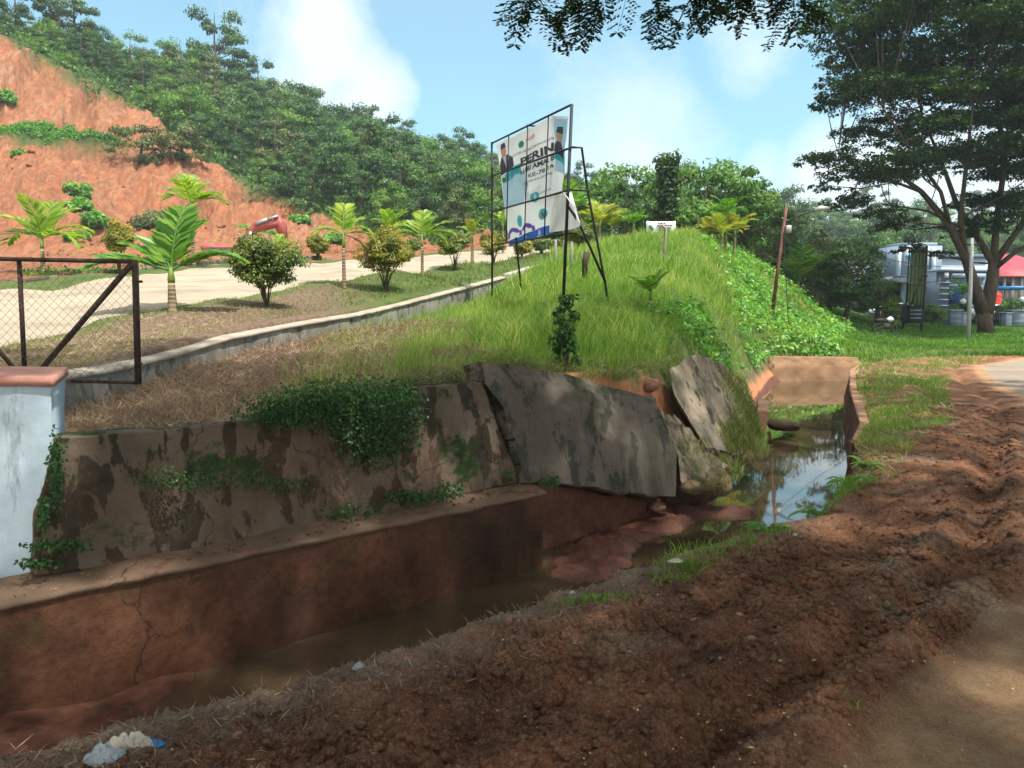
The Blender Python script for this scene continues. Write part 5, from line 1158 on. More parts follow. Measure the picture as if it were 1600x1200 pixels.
def fern(loc, L, label, n=9):
    t = empty('fern', loc, 0, label, 'fern', 'ferns on the near edge of the drain')
    for i in range(n):
        mb = palm_frond(2.2+i*.52+RG.uniform(-.2, .2), RG.uniform(.5, 1.0), L*RG.uniform(.7, 1.15), 1.5, 22, .05, .26, .05); attach(mb.build('frond', LF['palmdk'], None), t)
for px, py, L, lb in ((1285, 788, .30, 'largest fern leaning over the bright water'), (1325, 762, .28, 'fern on the grassy edge to the right of the largest fern'), (1195, 826, .20, 'small fern at the water by the bottom of the bright pool'), (1350, 735, .22, 'fern beside the end of the near drain wall'), (1240, 805, .22, 'small fern between the low weeds and the largest fern')):
    c = G(px, py, -.03); fern((c[0], c[1], HZ(c[0], c[1])), L, lb)
# ------------------------------------------------------------ churned soil: clods, litter, stones, rubbish
t1 = np.array([(1,0,0),(-1,0,0),(0,1,0),(0,-1,0),(0,0,1),(0,0,-1)], float)
fo = [(0,2,4),(2,1,4),(1,3,4),(3,0,4),(2,0,5),(1,2,5),(3,1,5),(0,3,5)]
vs = [tuple(v) for v in t1]; fs = []; mid = {}
def mp_(a, b):
    k = (min(a, b), max(a, b))
    if k not in mid: mid[k] = len(vs); w = unit((np.array(vs[a])+np.array(vs[b]))/2); vs.append(tuple(w))
    return mid[k]
for a, b, c in fo: x_, y_, z_ = mp_(a, b), mp_(b, c), mp_(c, a); fs += [(a, x_, z_), (b, y_, x_), (c, z_, y_), (x_, y_, z_)]
vs = np.array(vs); fs = np.array(fs)
def clods(mb, p, r):
    n = len(p); V = vs[None]*RG.uniform(.6, 1.25, (n, len(vs), 1))*np.asarray(r)[:, None, None]*RG.uniform([.8, .8, .5], [1.3, 1.3, .9], (n, 3))[:, None]+p[:, None]
    mb.add(V.reshape(-1, 3), T=(fs[None]+np.arange(n)[:, None, None]*len(vs)).reshape(-1, 3), rnd=.5)
kG = lambda x, y, px, z: (dRf(x, y) > .1) & (roadd(x, y) < .05) & (RG.uniform(0, 1, len(x)) < np.clip(.30+sstep(-.15, .35, fbm(x*1.1, y*1.1, 111, 4)), 0, 1)*sstep(.2, .9, dRf(x, y)))
m = MB(); p = scatter(60000, -100, 1700, 2.2, 14, kG); clods(m, p, (.004+.030*RG.uniform(0, 1, len(p))**2.6)*(.8+.08*p[:, 1]))
sL = RG.uniform(-12, 0, 700); wL = RG.uniform(.05, .42, 700); pL = np.array([Lpt(a, b, .012) for a, b in zip(sL, wL)]); clods(m, pL, .004+.014*RG.uniform(0, 1, 700)**3)
o = stuff(m, 'soil_clods', SOIL, 'loose clods of red brown soil')
at = o.data.attributes; [at.new(k, 'FLOAT', 'POINT') for k in ('edge', 'sand')]
o.data.polygons.foreach_set('use_smooth', np.ones(len(o.data.polygons), bool))
m = MB(); p = scatter(2600, -80, 760, 24, 66, lambda x, y, px, z: (y > YF(px)+2) & (y < CT(px)-4) & (RG.uniform(0, 1, len(x)) < sstep(-.1, .4, fbm(x*.25, y*.25, 155, 3))))
clods(m, p, (.06+.35*RG.uniform(0, 1, len(p))**4)); o = stuff(m, 'earth_rubble', CLIFF, 'loose lumps of red earth fallen from the cut')
kl = lambda x, y, px, z: (dRf(x, y) > .05) & (roadd(x, y) < .9) & (RG.uniform(0, 1, len(x)) < .18+.9*np.exp(-((roadd(x, y)+.35)/.35)**2))
m = MB(); p = scatter(3600, -100, 1700, 2.2, 12, kl); N = len(p); d = rv(N); d[:, 2] *= .2
p = np.vstack([p, np.array([Lpt(random.uniform(-12, 0), random.uniform(.03, .42), .014) for _ in range(420)])]); N = len(p); d = rv(N); d[:, 2] *= .2
m.leaves(p+np.array([0, 0, .006]), d, unit(np.array([0, 0, 1.])+.4*rv(N)), .011+.022*RG.uniform(0, 1, N)**2, .006+.011*RG.uniform(0, 1, N)**2, RG.uniform(.0, 1, N), .08); stuff(m, 'leaf_litter', LF['deadleaf'], 'tiny fallen leaves scattered over the soil and road edge')
def gst(px, py, r, lb, mat=STONER, rot=0): 
    c = G(px, py); rock('stone', (c[0], c[1], HZ(c[0], c[1])+r[2]*.35), r, mat, lb, 'stone', 'stones in the churned soil', px)
gst(795, 966, (.022,.022,.035), 'brown stone standing upright near the lip of the drain'); gst(372, 1140, (.025,.02,.022), 'tan stone to the right of the white plastic bag')
gst(1085, 966, (.032,.022,.018), 'round brown stone in the dark soil below the grass tuft'); gst(1155, 975, (.024,.02,.016), 'small round brown stone in the dark soil at mid picture')
gst(1175, 1010, (.03,.024,.02), 'lumpy brown stone in the dark soil, nearer than its two neighbours'); gst(240, 1082, (.022,.012,.008), 'flat whitish stone above the plastic bag', STONE); gst(1242, 838, (.02,.016,.012), 'whitish stone near the ferns', STONE)
def PLAS(name, c, tr=.4):
    M = Mat(name); M.col(c).rough(.25); M.b.inputs['Specular IOR Level'].default_value = .6; M.transl(c, tr); return M.m
PW = PLAS('cloudy_plastic', (.62,.58,.50,1)); PCL = PLAS('clear_plastic', (.42,.50,.56,1)); PB = PLAS('blue_plastic', (.03,.25,.6,1))
def bag(px, py, rx, ry, hz, mat, label, seed, par=None, name='plastic_bag'):
    c = G(px, py); c[2] = HZ(c[0], c[1]); n = 40; U, V_ = np.meshgrid(np.linspace(-1, 1, n), np.linspace(-1, 1, n)); R = np.sqrt(U*U+V_*V_)
    k = 1/np.maximum(1, R/np.maximum(np.maximum(abs(U), abs(V_)), .01)); x = U*k*rx*(1+.35*fbm(U*1.5, V_*1.5, seed, 3)); y = V_*k*ry*(1+.35*fbm(U*1.5+5, V_*1.5, seed, 3))
    z = hz*np.clip(1-(R*k)**2, 0, 1)**.6*(.7+1.1*np.abs(fbm(U*2.2, V_*2.2, seed+1, 4)))+.006
    i_, j_ = np.meshgrid(np.arange(n-1), np.arange(n-1)); a = (j_*n+i_).ravel(); mb = MB(); mb.add(np.stack([x, y, z], -1).reshape(-1, 3), np.stack([a, a+1, a+n+1, a+n], 1))
    o = mb.build(name, mat, None, True)
    if par is None: o.location = tuple(c); tag(o, label, 'plastic bag')
    else: o.parent = par; o.location = tuple(c-np.array(par.location))
    return o
bag(205, 1163, .105, .045, .05, PW, 'crumpled cream plastic bag on the soil at the lower left', 121)
bag(165, 1188, .075, .05, .055, PCL, 'clear plastic bag lying against the cream bag at the lower left', 122)
bag(242, 1160, .04, .025, .02, PB, 'scrap of blue printed plastic at the right end of the cream bag', 123)
bag(560, 1030, .032, .025, .028, PCL, 'small clear plastic bag near the lip of the drain', 124)
bag(1055, 886, .055, .02, .02, PW, 'torn white plastic sheet among the weeds by the mud bar', 125)
bag(895, 917, .02, .012, .02, PW, 'small white scrap at the lip of the drain above the weeds', 126)
# grass growing on the tipped slab and the rubble at its foot
sr = [[P(1104,697,9.75),P(1150,712,10.6),P(1200,712,11.5)],[P(1056,622,9.95),P(1120,636,10.9),P(1184,650,11.9)],[P(1044,578,10.25),P(1100,556,11.3),P(1166,600,12.4)]]
def slabp(u, v):
    f = lambda r, u: r[0]*(1-2*u)+r[1]*2*u if u < .5 else r[1]*(2-2*u)+r[2]*(2*u-1)
    a, b_, c = (f(r, u) for r in sr); return a*(1-2*v)+b_*2*v if v < .5 else b_*(2-2*v)+c*(2*v-1)
pp_ = []
while len(pp_) < 5200:
    u, v = random.random(), random.random()
    if random.random() < float(sstep(.42, .80, u-.35*(v-.5)+.25*fbm(u*4, v*4, 141, 3))): pp_.append(slabp(u, v))
for c_, r_, n_ in ((P(1112, 738, 9.6), .38, 900), (P(1160, 706, 10.95), .36, 800), (P(1075, 700, 9.6), .2, 250), (P(1215, 646, 15.4), .4, 300)):
    for _ in range(n_): d_ = rv(1)[0]; pp_.append(c_+d_*np.array([r_, r_, r_*.45]))
p = np.array(pp_); N = len(p); m = MB(); ln = rv(N)*1.0; ln[:, 2] = -.25
m.blades(p, ln, RG.uniform(.05, .17, N), .007, np.clip(RG.uniform(0, 1, N), 0, 1)); stuff(m, 'grass', LF['short'], 'half dry grass growing over the tipped slab and the rubble')
# grass and roots hanging over the top of the leaning slab and the open earth face
pp_ = []
for _ in range(3600):
    px = random.uniform(745, 1060); py = float(np.interp(px, [745, 800, 871, 920, 971, 1040, 1060], [566, 570, 580, 588, 592, 575, 562]))
    if fbm(np.array([px*.03]), np.array([.5]), 161, 3)[0] < random.uniform(-.6, .5): continue
    pp_.append(onL(px, py+random.uniform(-8, 5), random.uniform(.50, .80)))
p = np.array(pp_); N = len(p); m = MB(); ln = rv(N)*.8-nL*RG.uniform(.2, 1.1, N)[:, None]; ln[:, 2] = -RG.uniform(.2, 1.5, N)
m.blades(p, ln, RG.uniform(.08, .22, N), .006, RG.uniform(0, 1, N)); stuff(m, 'dry_grass', LF['short'], 'grass and roots hanging over the broken slab')
# ------------------------------------------------------------ palms and shrubs of the upper road
def pal(px, Y, pyc, Lf, nf, mat, label, **k):
    b = onT(px, Y); top = P(px, pyc, Y); return make_palm(b, top[2]-b[2], Lf, nf, mat, label, tr=k.pop('tr', .045), **k)
R_ = math.radians
pal(68, 19.6, 378, 1.25, 8, LF['palm'], 'bushy young palm across the upper road at the far left', els=[.9,.5,.7,1.3,.4,1.1,.8,1.4], azs=[R_(q) for q in (175, 160, 20, 90, -15, 60, 130, 250)], droop=1.5, wl=.06)
t = pal(270, 13.0, 430, 1.12, 9, LF['palmdk'], 'largest young palm with broad dark fronds, standing between the gate and the round shrub', els=[.45,.75,1.0,1.25,.55,.7,1.35,1.2,.35], azs=[R_(q) for q in (178, 165, 140, 60, 8, 15, 85, 100, 200)], droop=1.0, wl=.075, tr=.055, nl=30)
pal(303, 22.3, 322, 1.0, 8, LF['palm'], 'tall thin palm with pale fronds rising behind the largest palm', els=[.7,.8,1.2,1.3,.5,.9,1.0,.6], azs=[R_(q) for q in (175, 10, 60, 120, 30, 150, 270, -20)], tr=.035, wl=.075)
pal(538, 17.1, 372, .80, 7, LF['palm'], 'slim palm with one dead hanging frond, left of the golden shrub', els=[1.45,.7,.75,.35,-.2,.5,1.0], azs=[R_(q) for q in (95, 175, 10, 5, 15, 200, 60)], tr=.032, droop=1.7, wl=.06)
pal(612, 27, 362, .85, 7, LF['palm'], 'palm crown rising directly behind the golden shrub', tr=.04, wl=.07)
pal(660, 21.2, 374, .88, 9, LF['palm'], 'bright palm with a bare straight stem, right of the golden shrub', els=[1.2,.8,.8,.5,.5,1.0,.3,.3,1.35], azs=[R_(q) for q in (70, 20, 165, 0, 180, 120, 190, -10, 90)], tr=.032, wl=.06)
pal(738, 25.5, 370, .62, 8, LF['palm'], 'small palm with a skirt of dead fronds beside the billboard', els=[1.3,1.0,1.1,.8,.8,.6,.6,1.2], tr=.04, wl=.07)
pal(436, 23, 392, .55, 6, LF['palm'], 'small yellowish palm peeping over the right side of the large round shrub', els=[1.0,.6,.7,.8,.5,1.2], azs=[R_(q) for q in (70, 15, 165, 40, 180, 100)], tr=.03, wl=.07)
pal(786, 30, 352, .62, 7, LF['palm'], 'small palm seen through the left end of the billboard frame', tr=.04, wl=.07)
pal(1016, 15.6, 462, .52, 9, LF['palmdk'], 'coconut seedling standing in the open grass right of the billboard', group='palms on the bank', tr=.03, els=[1.3,1.0,1.0,.8,.8,1.1,.6,.7,1.35], droop=.8, wl=.05)
for o_ in [q for q in bpy.data.objects if q.name.startswith('palm') and 'dead' in q.get('label', '')]:
    fr_ = [c for c in o_.children if c.name.startswith('frond')]
    for c in (fr_[4:5] if 'one dead' in o_['label'] else fr_[5:]):
        c.data.materials[0] = LF['straw']; c['label'] = 'dead brown frond hanging down'
        if 'skirt' in o_['label']: c.rotation_euler.x = .0
def shr(px, Y, top, r, mat, label, **k):
    b = onT(px, Y); h = P(px, top, Y)[2]-b[2]; return make_shrub(b, h, r, mat, label, **k)
shr(417, 14.2, 366, .76, LF['shrub'], 'largest round green shrub beside the upper road', n=9000, leaf=.042, nc=60)
shr(603, 17.6, 355, .70, LF['shrubgold'], 'round shrub with golden green leaves in the middle of the row', n=7500, leaf=.045, nc=50)
shr(710, 23.2, 360, .56, LF['shrub'], 'dark round shrub to the right of the golden one', n=4500, leaf=.055)
shr(771, 25.5, 358, .48, LF['shrubgold'], 'yellow-brown shrub behind the left post of the billboard', n=3600, leaf=.055)
shr(815, 28, 372, .42, LF['shrubgold'], 'small yellow-green shrub seen under the banner', n=2500, leaf=.06)
shr(846, 30, 372, .45, LF['shrub'], 'small green shrub seen under the right half of the banner', n=2500, leaf=.06)
shr(868, 32, 374, .45, LF['shrub'], 'low green shrub just left of the right billboard post', n=2000, leaf=.06)
shr(186, 20.4, 340, .52, LF['shrubgold'], 'olive shrub across the upper road between the two left palms', n=4500, leaf=.05)
shr(497, 28.3, 364, .50, LF['shrubgold'], 'small golden shrub across the upper road, just right of the largest round one', n=3000, leaf=.06)
shr(645, 30, 372, .42, LF['shrub'], 'dark shrub across the road between the golden shrub and the bare-stemmed palm', n=1800, leaf=.06)
shr(905, 34, 345, .8, LF['shrub'], 'tall dark shrub behind the right leg of the billboard', n=3000, leaf=.08)
t = empty('weed_shrub', onT(884, 9.0), 0, 'dark leafy weed growing on the wall top below the billboard post', 'shrub'); mb = MB(); br = MB()
for i in range(60):
    z = RG.uniform(.0, .85); a = RG.uniform(0, 6.3); r = .16*(1-.55*z)+.03; c = np.array([math.cos(a)*r*RG.uniform(.3, 1), math.sin(a)*r*.7, z]); clump(mb, c, .06, 22, .055, .032, up=.5, bias=.8)
    if i % 5 == 0: br.tube([(0, 0, -.1), c*np.array([.4, .4, .6]), c], [.008, .005, .002], 4, cap=False)
attach(mb.build('foliage', LF['vine'], None), t); attach(br.build('stem', BARK, None), t)
# round clipped shrubs and palms in front of the office
for px, Y, top, r, lb in ((1457, 54, 471, .78, 'round clipped shrub right of the olive billboard'), (1414, 56, 473, .62, 'round clipped shrub half behind the olive billboard'), (1500, 57, 468, .8, 'round clipped shrub left of the large trunk'), (1580, 57, 470, 1.0, 'wide clipped shrub in front of the red-roofed house'), (1388, 55, 468, .7, 'yellow-leaved clipped shrub near the white car')):
    make_shrub(onT(px, Y), P(px, top, Y)[2]-onT(px, Y)[2], r, LF['forest2'] if px != 1388 else LF['shrubgold'], lb, 'clipped shrubs in front of the office', 3600, .13, .06, shape=.0)
for px, Y, pyc, L, lb in ((1503, 58, 462, 1.5, 'feathery palm in front of the slate side block'), (1246, 46, 448, 2.6, 'coconut palm with long hanging fronds behind the street light'), (1275, 50, 440, 2.0, 'smaller coconut palm right of the one behind the street light')):
    make_palm(onT(px, Y), max(.8, P(px, pyc, Y)[2]-onT(px, Y)[2]), L, 11, LF['palmdk'], lb, group='palms near the office', tr=.12, wl=.05, droop=1.5)
for px, Y, pyc, L, mt, lb in ((1133, 36, 338, 1.1, LF['palmdk'], 'slim palm rising above the yellow palms on the crest'), (1128, 35, 368, 1.0, LF['yellow'], 'yellow-green palm at the foot of the slim palm on the crest'), (1147, 36, 362, 1.1, LF['yellow'], 'yellow palm to the right of the slim palm on the crest'), (1108, 35.5, 368, .8, LF['yellow'], 'low yellow palm to the left of the slim palm on the crest'),
                          (937, 38, 350, 1.3, LF['yellow'], 'yellow palm behind the right braces of the billboard'), (955, 39, 356, 1.2, LF['yellow'], 'yellow-orange palm just right of the billboard braces'), (893, 40, 330, 1.6, LF['palmdk'], 'green palm crown behind the right billboard post'), (990, 37, 352, .9, LF['palmdk'], 'narrow-leaved palm left of the white notice board')):
    make_palm(onT(px, Y), max(.3, P(px, pyc, Y)[2]-onT(px, Y)[2]), L, 10, mt, lb, group='palms on the crest', tr=.06, wl=.06, droop=1.4)
# ------------------------------------------------------------ trees on the crest
def mid_tree(px, Y, top, r, rz, nc, nl, L, mat, label, **k):
    b = onT(px, Y); h = P(px, top, Y)[2]-b[2]; return make_tree('tree', label, 'tree', b, h, r, rz, nc, nl, L, mat, **k)
mid_tree(1105, 44, 268, 3.3, 1.9, 46, 110, .26, LF['forest2'], 'broad flat-topped tree with large leaves right of the pillar-shaped tree', zc=.70, cr=.26)
mid_tree(975, 46, 286, 3.4, 1.7, 44, 110, .26, LF['forest2'], 'broad tree with large leaves left of the pillar-shaped tree', zc=.68, cr=.26)
mid_tree(1045, 47, 296, 3.2, 1.7, 40, 110, .26, LF['forest'], 'dark tree standing behind the pillar-shaped tree', zc=.66, cr=.28)
mid_tree(1165, 46, 305, 2.6, 1.5, 34, 100, .24, LF['forest2'], 'bright layered tree at the right end of the crest', zc=.66, cr=.28)
mid_tree(1085, 40, 326, 1.9, 1.1, 28, 90, .24, LF['forest2'], 'low tree with large pale leaves above the yellow palms', zc=.6, cr=.32)
mid_tree(1020, 41, 330, 1.8, 1.0, 24, 90, .22, LF['forest'], 'low dark tree over the white notice board', zc=.72, cr=.34)
b = onT(1041, 39); h = P(1041, 245, 39)[2]-b[2]; t = empty('pillar_tree', b, 0, 'narrow pillar-shaped tree clothed in leaves, taller than all trees on the crest', 'tree'); mb = MB(); br = MB()
for i in range(54):
    z = h*(.30+.70*i/53); r = .34+.20*math.sin(i*.5)+(.22 if i > 46 else 0); a = i*2.4; clump(mb, (math.cos(a)*r*.6, math.sin(a)*r*.6, z), .36, 46, .22, .13, up=.2, bias=.8, rnd=.2 if i < 46 else .8)
for i in range(6): clump(mb, (.5+.16*i, 0, h*(.70+.012*i)), .22, 30, .2, .12, rnd=.9)
br.tube([(0, 0, -.3), (.05, 0, h*.5), (0, 0, h*.95)], [.16, .12, .05], 8); br.tube([(0, 0, h*.6), (.8, 0, h*.72), (1.4, 0, h*.76)], [.06, .04, .02], 5)
attach(mb.build('crown', LF['rain'], None), t); attach(br.build('trunk', BARK, None), t)
mid_tree(1322, 46, 364, 2.0, 2.0, 50, 130, .17, LF['forest'], 'dense dark tree to the left of the office building', zc=.55, cr=.34)
mid_tree(1372, 50, 428, 1.3, 1.3, 30, 110, .17, LF['forest2'], 'bright bushy tree beside the left wing of the office building', zc=.5, cr=.36)
mid_tree(1295, 52, 392, 2.6, 1.9, 38, 110, .2, LF['forest'], 'dark tree between the coconut palms and the dense tree', zc=.5, cr=.36)
mid_tree(1212, 50, 352, 3.0, 2.4, 44, 120, .2, LF['forest3'], 'grey green tree directly behind the street-light pole', zc=.55, cr=.36)
mid_tree(1180, 56, 345, 3.0, 2.4, 40, 110, .22, LF['forest'], 'dark tree between the crest trees and the street light', zc=.55, cr=.36)
mid_tree(1262, 62, 372, 3.0, 2.6, 40, 110, .24, LF['forest3'], 'olive tree behind the coconut palms', zc=.55, cr=.38)
mid_tree(1318, 70, 385, 3.2, 2.4, 36, 100, .25, LF['forest2'], 'tree behind the dense dark tree left of the office', zc=.5, cr=.4)
for px, Y, top, r in ((905, 50, 300, 2.6), (860, 52, 318, 2.4), (820, 56, 326, 2.4), (935, 58, 292, 3.0), (1000, 60, 300, 3.2), (1140, 60, 300, 3.2)):
    mid_tree(px, Y, top, r, r*.75, 30, 100, .25, LF['forest' if px % 3 else 'forest2'], {905: 'tree behind the upper right corner of the banner frame', 860: 'tree seen behind the lower right part of the banner', 820: 'tree hidden behind the middle of the banner', 935: 'rounded tree just right of the tall billboard', 1000: 'tree behind the broad tree on the left of the crest', 1140: 'tree behind the right part of the crest trees'}[px], zc=.55, cr=.38)
# lone trees and bushes on the cut
mid_tree(222, 71, 205, 2.7, 1.9, 34, 120, .24, LF['forest3'], 'lone grey green tree leaning out from the red cut, the left one of two', zc=.55, cr=.30)
mid_tree(285, 73, 215, 2.6, 2.0, 30, 110, .24, LF['forest3'], 'lone grey green tree on the red cut, the right one of two', zc=.5, cr=.30)
for i, (px, Y, r) in enumerate(((124, 62, 1.2), (30, 66, .6), (126, 56.5, 1.2), (150, 55.5, 1.4), (242, 57, 2.0), (5, 76, 1.6), (118, 53, .8), (380, 63, 1.2), (415, 60, 1.0), (520, 58.5, .8), (470, 66, 1.0))):
    make_shrub(onT(px, Y, -.2), r*.8, r, LF['cover' if i != 4 else 'forest3'], ['bright bush high on the middle of the red cut', 'tiny bush on the red cut below the green bench', 'bright bush above the gully in the red cut', 'spreading bush beside the gully in the red cut', 'dark bush behind the crown of the largest palm', 'bush on the cut at the left edge of the picture', 'small bush low on the red cut above the left palm', 'grey bush on the cut above the excavator', 'bush right of the excavator boom', 'small bush at the right end of the red cut', 'bush high above the excavator arm'][i], 'bushes on the red cut', 1500, .22, .0, nc=16, shape=0)
# ------------------------------------------------------------ forest on the left hill and the far hills
VAR = []
for i in range(9):
    h = [8, 9, 7, 10, 8.5, 7.5, 9.5, 6.5, 8][i]; rx = [3.2, 3.0, 3.4, 2.8, 3.6, 3.0, 3.3, 2.6, 2.9][i]
    VAR.append(dict(h=h, rx=rx, rz=h*.44, nc=[26, 22, 30, 24, 30, 20, 26, 18, 24][i], nl=105, L=.42, mat=LF[['forest', 'forest', 'forest2', 'forest', 'forest2', 'forest3', 'forest', 'forest2', 'forest'][i]], zc=[.52, .54, .5, .56, .5, .54, .52, .48, .60][i], cr=.37))
FLAB = 'one of the many dark green trees in the dense forest covering the hill on the left'; RLAB = 'one of the hazy trees on the distant wooded hill to the right'
protos = {}
KIND = {2: 'bright green', 4: 'bright green', 7: 'small bright', 5: 'olive green'}
def flab(px, Y, y0, k):
    a = 'above the red cut' if px < 330 else ('right of the excavator' if px < 600 else ('above the shed' if px < 800 else 'behind the tall billboard'))
    b = 'at the lower edge' if Y < y0+7 else ('on the skyline' if Y > y0+(28 if px < 330 else 50) else 'halfway up')
    l = f'{KIND.get(k, "dark green")} tree {b} of the wooded left hill, {a}'; return l, 'forest: '+l
def rlab(px, Y):
    k = random.randrange(9); a = 'behind the office building' if px > 1340 else ('behind the street light' if px > 1180 else 'behind the crest trees')
    b = 'low on' if Y < 130 else ('on the skyline of' if Y > 180 else 'halfway up'); l = f'{KIND.get(k, "dark green")} hazy tree {b} the distant right hill, {a}'; return k, l, 'distant wood: '+l
def forest(px, Y, sc, k, lab, grp):
    b = onT(px, Y, -.3)
    if k not in protos:
        v = VAR[k]; protos[k] = make_tree('forest_tree', lab, 'tree', b, v['h'], v['rx'], v['rz'], v['nc'], 170, .33, v['mat'], zc=v['zc'], cr=v['cr'], group=grp, trunk_r=.15, low=.18)
        protos[k].scale = (sc, sc, sc); return
    copy_thing(protos[k], b, random.uniform(0, 6.28), sc, lab, grp, sz=sc*random.uniform(.85, 1.2))
cand = []
tries = 0
pts = []
while tries < 16000 and len(pts) < 275:
    tries += 1; px = random.uniform(-60, 1010); y0 = float(CT(px))+ (1.0 if px < 760 else 0); Y = y0+random.random()**1.3*(150-y0 if px > 350 else (125-y0))
    if px > 760: Y = random.uniform(64, 150)
    x = (px-800)/F*Y; r = 3.0+.020*Y
    if any((x-a)**2+((Y-b)*.85)**2 < (r*.64)**2 for a, b in pts): continue
    pts.append((x, Y)); 
    s = random.uniform(.68, 1.08)
    if px < 420: s *= .85
    if px < 240: s *= .42+.0016*max(px, 0)+.10*random.random()
    if Y < y0+4: s *= .6
    if px > 520: s *= float(np.interp(px, [520, 640, 800, 860, 1010], [1.0, .9, .8, .7, .65]))
    k_ = random.randrange(9); lb_, gr_ = flab(px, Y, y0, k_); forest(px, Y, s, k_, lb_, gr_)
for px, Y, s, k in ((95, 97, .95, 3), (118, 100, 1.1, 3), (340, 112, 1.35, 3), (365, 116, 1.2, 3), (25, 92, .7, 1), (480, 118, 1.0, 2), (250, 104, .95, 5)): lb_, gr_ = flab(px, Y, 60, k); forest(px, Y, s, k, lb_, gr_)
n = 0; pts = []
while n < 82:
    px = random.uniform(1010, 1640); Y = random.uniform(85, 235); x = (px-800)/F*Y
    if any((x-a)**2+(Y-b)**2 < 49+.0012*Y*Y for a, b in pts): continue
    pts.append((x, Y)); n += 1; forest(px, Y, random.uniform(.9, 1.35)*(.75 if Y < 110 else 1.0), *rlab(px, Y))
m = MB(); p = scatter(15000, -120, 1010, 58, 160, lambda x, y, px, z: ((y > CT(px)-.5) | (px > 750)) & (y < 150))
def shells(p, k, nn_, L):
    N = len(p); d = rv(N*nn_); q = np.repeat(p, nn_, 0)+d*k*np.array([1, 1, .7]); m.leaves(q, unit(rv(N*nn_)-np.array([0, 0, .3])), unit(d+np.array([0, 0, .6])+.4*rv(N*nn_)), L*RG.uniform(.7, 1.3, N*nn_), L*.55, np.clip(np.repeat(.3+.5*fbm(p[:, 0]*.12, p[:, 1]*.12, 131, 3), nn_)+RG.uniform(-.2, .35, N*nn_), 0, 1))
shells(p+np.array([0, 0, .35]), .7, 6, .42); stuff(m, 'undergrowth', LF['forest2'], 'dense undergrowth between the trees on the left hill')
m = MB(); p = scatter(9000, 1000, 1660, 66, 240); shells(p+np.array([0, 0, .6]), 1.3, 5, .9); stuff(m, 'undergrowth', LF['forest'], 'undergrowth on the distant hill to the right')
m = MB(); bx = RG.uniform(-60, 205, 2600); by = 69.5+.02*bx+RG.normal(0, .55, 2600); x = (bx-800)/F*by; z = HT(x, by); p = np.stack([x, by, z+.1], 1); shells(p, .35, 8, .22); 
p = scatter(1800, 40, 520, 19, 29, lambda x, y, px, z: (y > YF(px)+1.3) & (y < YF(px)+3.5)); shells(p, .12, 10, .10); stuff(m, 'scrub', LF['cover'], 'strip of scrub along the bench of the red cut and behind the low wall')
# ------------------------------------------------------------ large spreading tree beyond the road
def pads(mb, cs, L, Wd, dens):
    for c, r, th in cs:
        n = int(dens*r*r*3.1); a = RG.uniform(0, 6.283, n); q = np.sqrt(RG.uniform(0, 1, n)); e = 1+.25*np.sin(a*3+RG.uniform(0, 6))+.15*np.sin(a*7+RG.uniform(0, 6))
        # sprays: leaves bunch around twigs
        k = max(6, n//26); ta = RG.uniform(0, 6.283, k); tq = np.sqrt(RG.uniform(0, 1, k)); te = 1+.25*np.sin(ta*3)
        tx = np.stack([np.cos(ta)*tq*r*te, np.sin(ta)*tq*r*te, RG.normal(0, th*.4, k)-.25*tq*tq*th], 1)
        g = RG.integers(0, k, n); off = RG.normal(0, 1, (n, 3))*np.array([.17, .17, .07])*r*.55
        p = tx[g]+off+np.asarray(c)
        nr_ = unit(np.array([0, 0, 1.])+.75*rv(n)); dd = unit(np.cross(nr_, rv(n))-np.array([0, 0, .3]))
        mb.leaves(p, dd, nr_, L*RG.uniform(.6, 1.3, n), Wd*RG.uniform(.6, 1.3, n), np.clip(RG.uniform(0, .5)+RG.uniform(0, .5, n), 0, 1))
Y0 = 46.0; b = onT(1540, Y0, -.1); b[1] = Y0
t = empty('spreading_tree', b, 0, 'large dark spreading tree with a forked trunk beyond the road on the right', 'tree')
def W2(px, py, dy=0): return P(px, py, Y0+dy)
limbs = [([(1541,521,0),(1538,500,0),(1534,480,0)], [.62,.52,.50]), ([(1536,488,0),(1524,450,-.3),(1510,405,-1),(1484,352,-1.5),(1440,300,-2),(1385,258,-3)], [.52,.42,.34,.26,.18,.09]),
    ([(1540,488,0),(1550,440,.4),(1553,412,.5)], [.54,.46,.38]), ([(1553,414,.5),(1530,375,1),(1495,320,1.5),(1470,250,2),(1440,180,3)], [.28,.24,.20,.14,.07]), ([(1553,410,.5),(1556,350,1),(1568,270,2),(1560,170,3),(1540,80,4)], [.28,.24,.2,.13,.06]),
    ([(1556,408,.5),(1590,360,.5),(1640,300,0),(1700,230,-1)], [.26,.22,.17,.1]), ([(1556,418,.3),(1585,395,0),(1640,365,-1),(1700,330,-1.5)], [.2,.17,.13,.08]), ([(1510,405,-1),(1500,340,-2),(1510,260,-3),(1520,160,-4)], [.2,.17,.13,.07]),
    ([(1484,352,-1.5),(1470,300,-3),(1420,230,-4),(1380,170,-5)], [.16,.13,.1,.05]), ([(1440,300,-2),(1400,285,-1),(1345,262,-1),(1310,240,0)], [.12,.09,.07,.04]), ([(1530,375,1),(1500,355,4),(1450,330,6),(1390,320,7)], [.16,.13,.1,.05])]
br = MB(); LP_ = []
for pts_, rr in limbs:
    pl = [W2(*q)-b for q in pts_]; rr = [q_*.78 for q_ in rr]; br.tube(pl, rr, 9); LP_ += [(q, r) for q, r in zip(pl[1:], rr[1:])]
pc_ = []
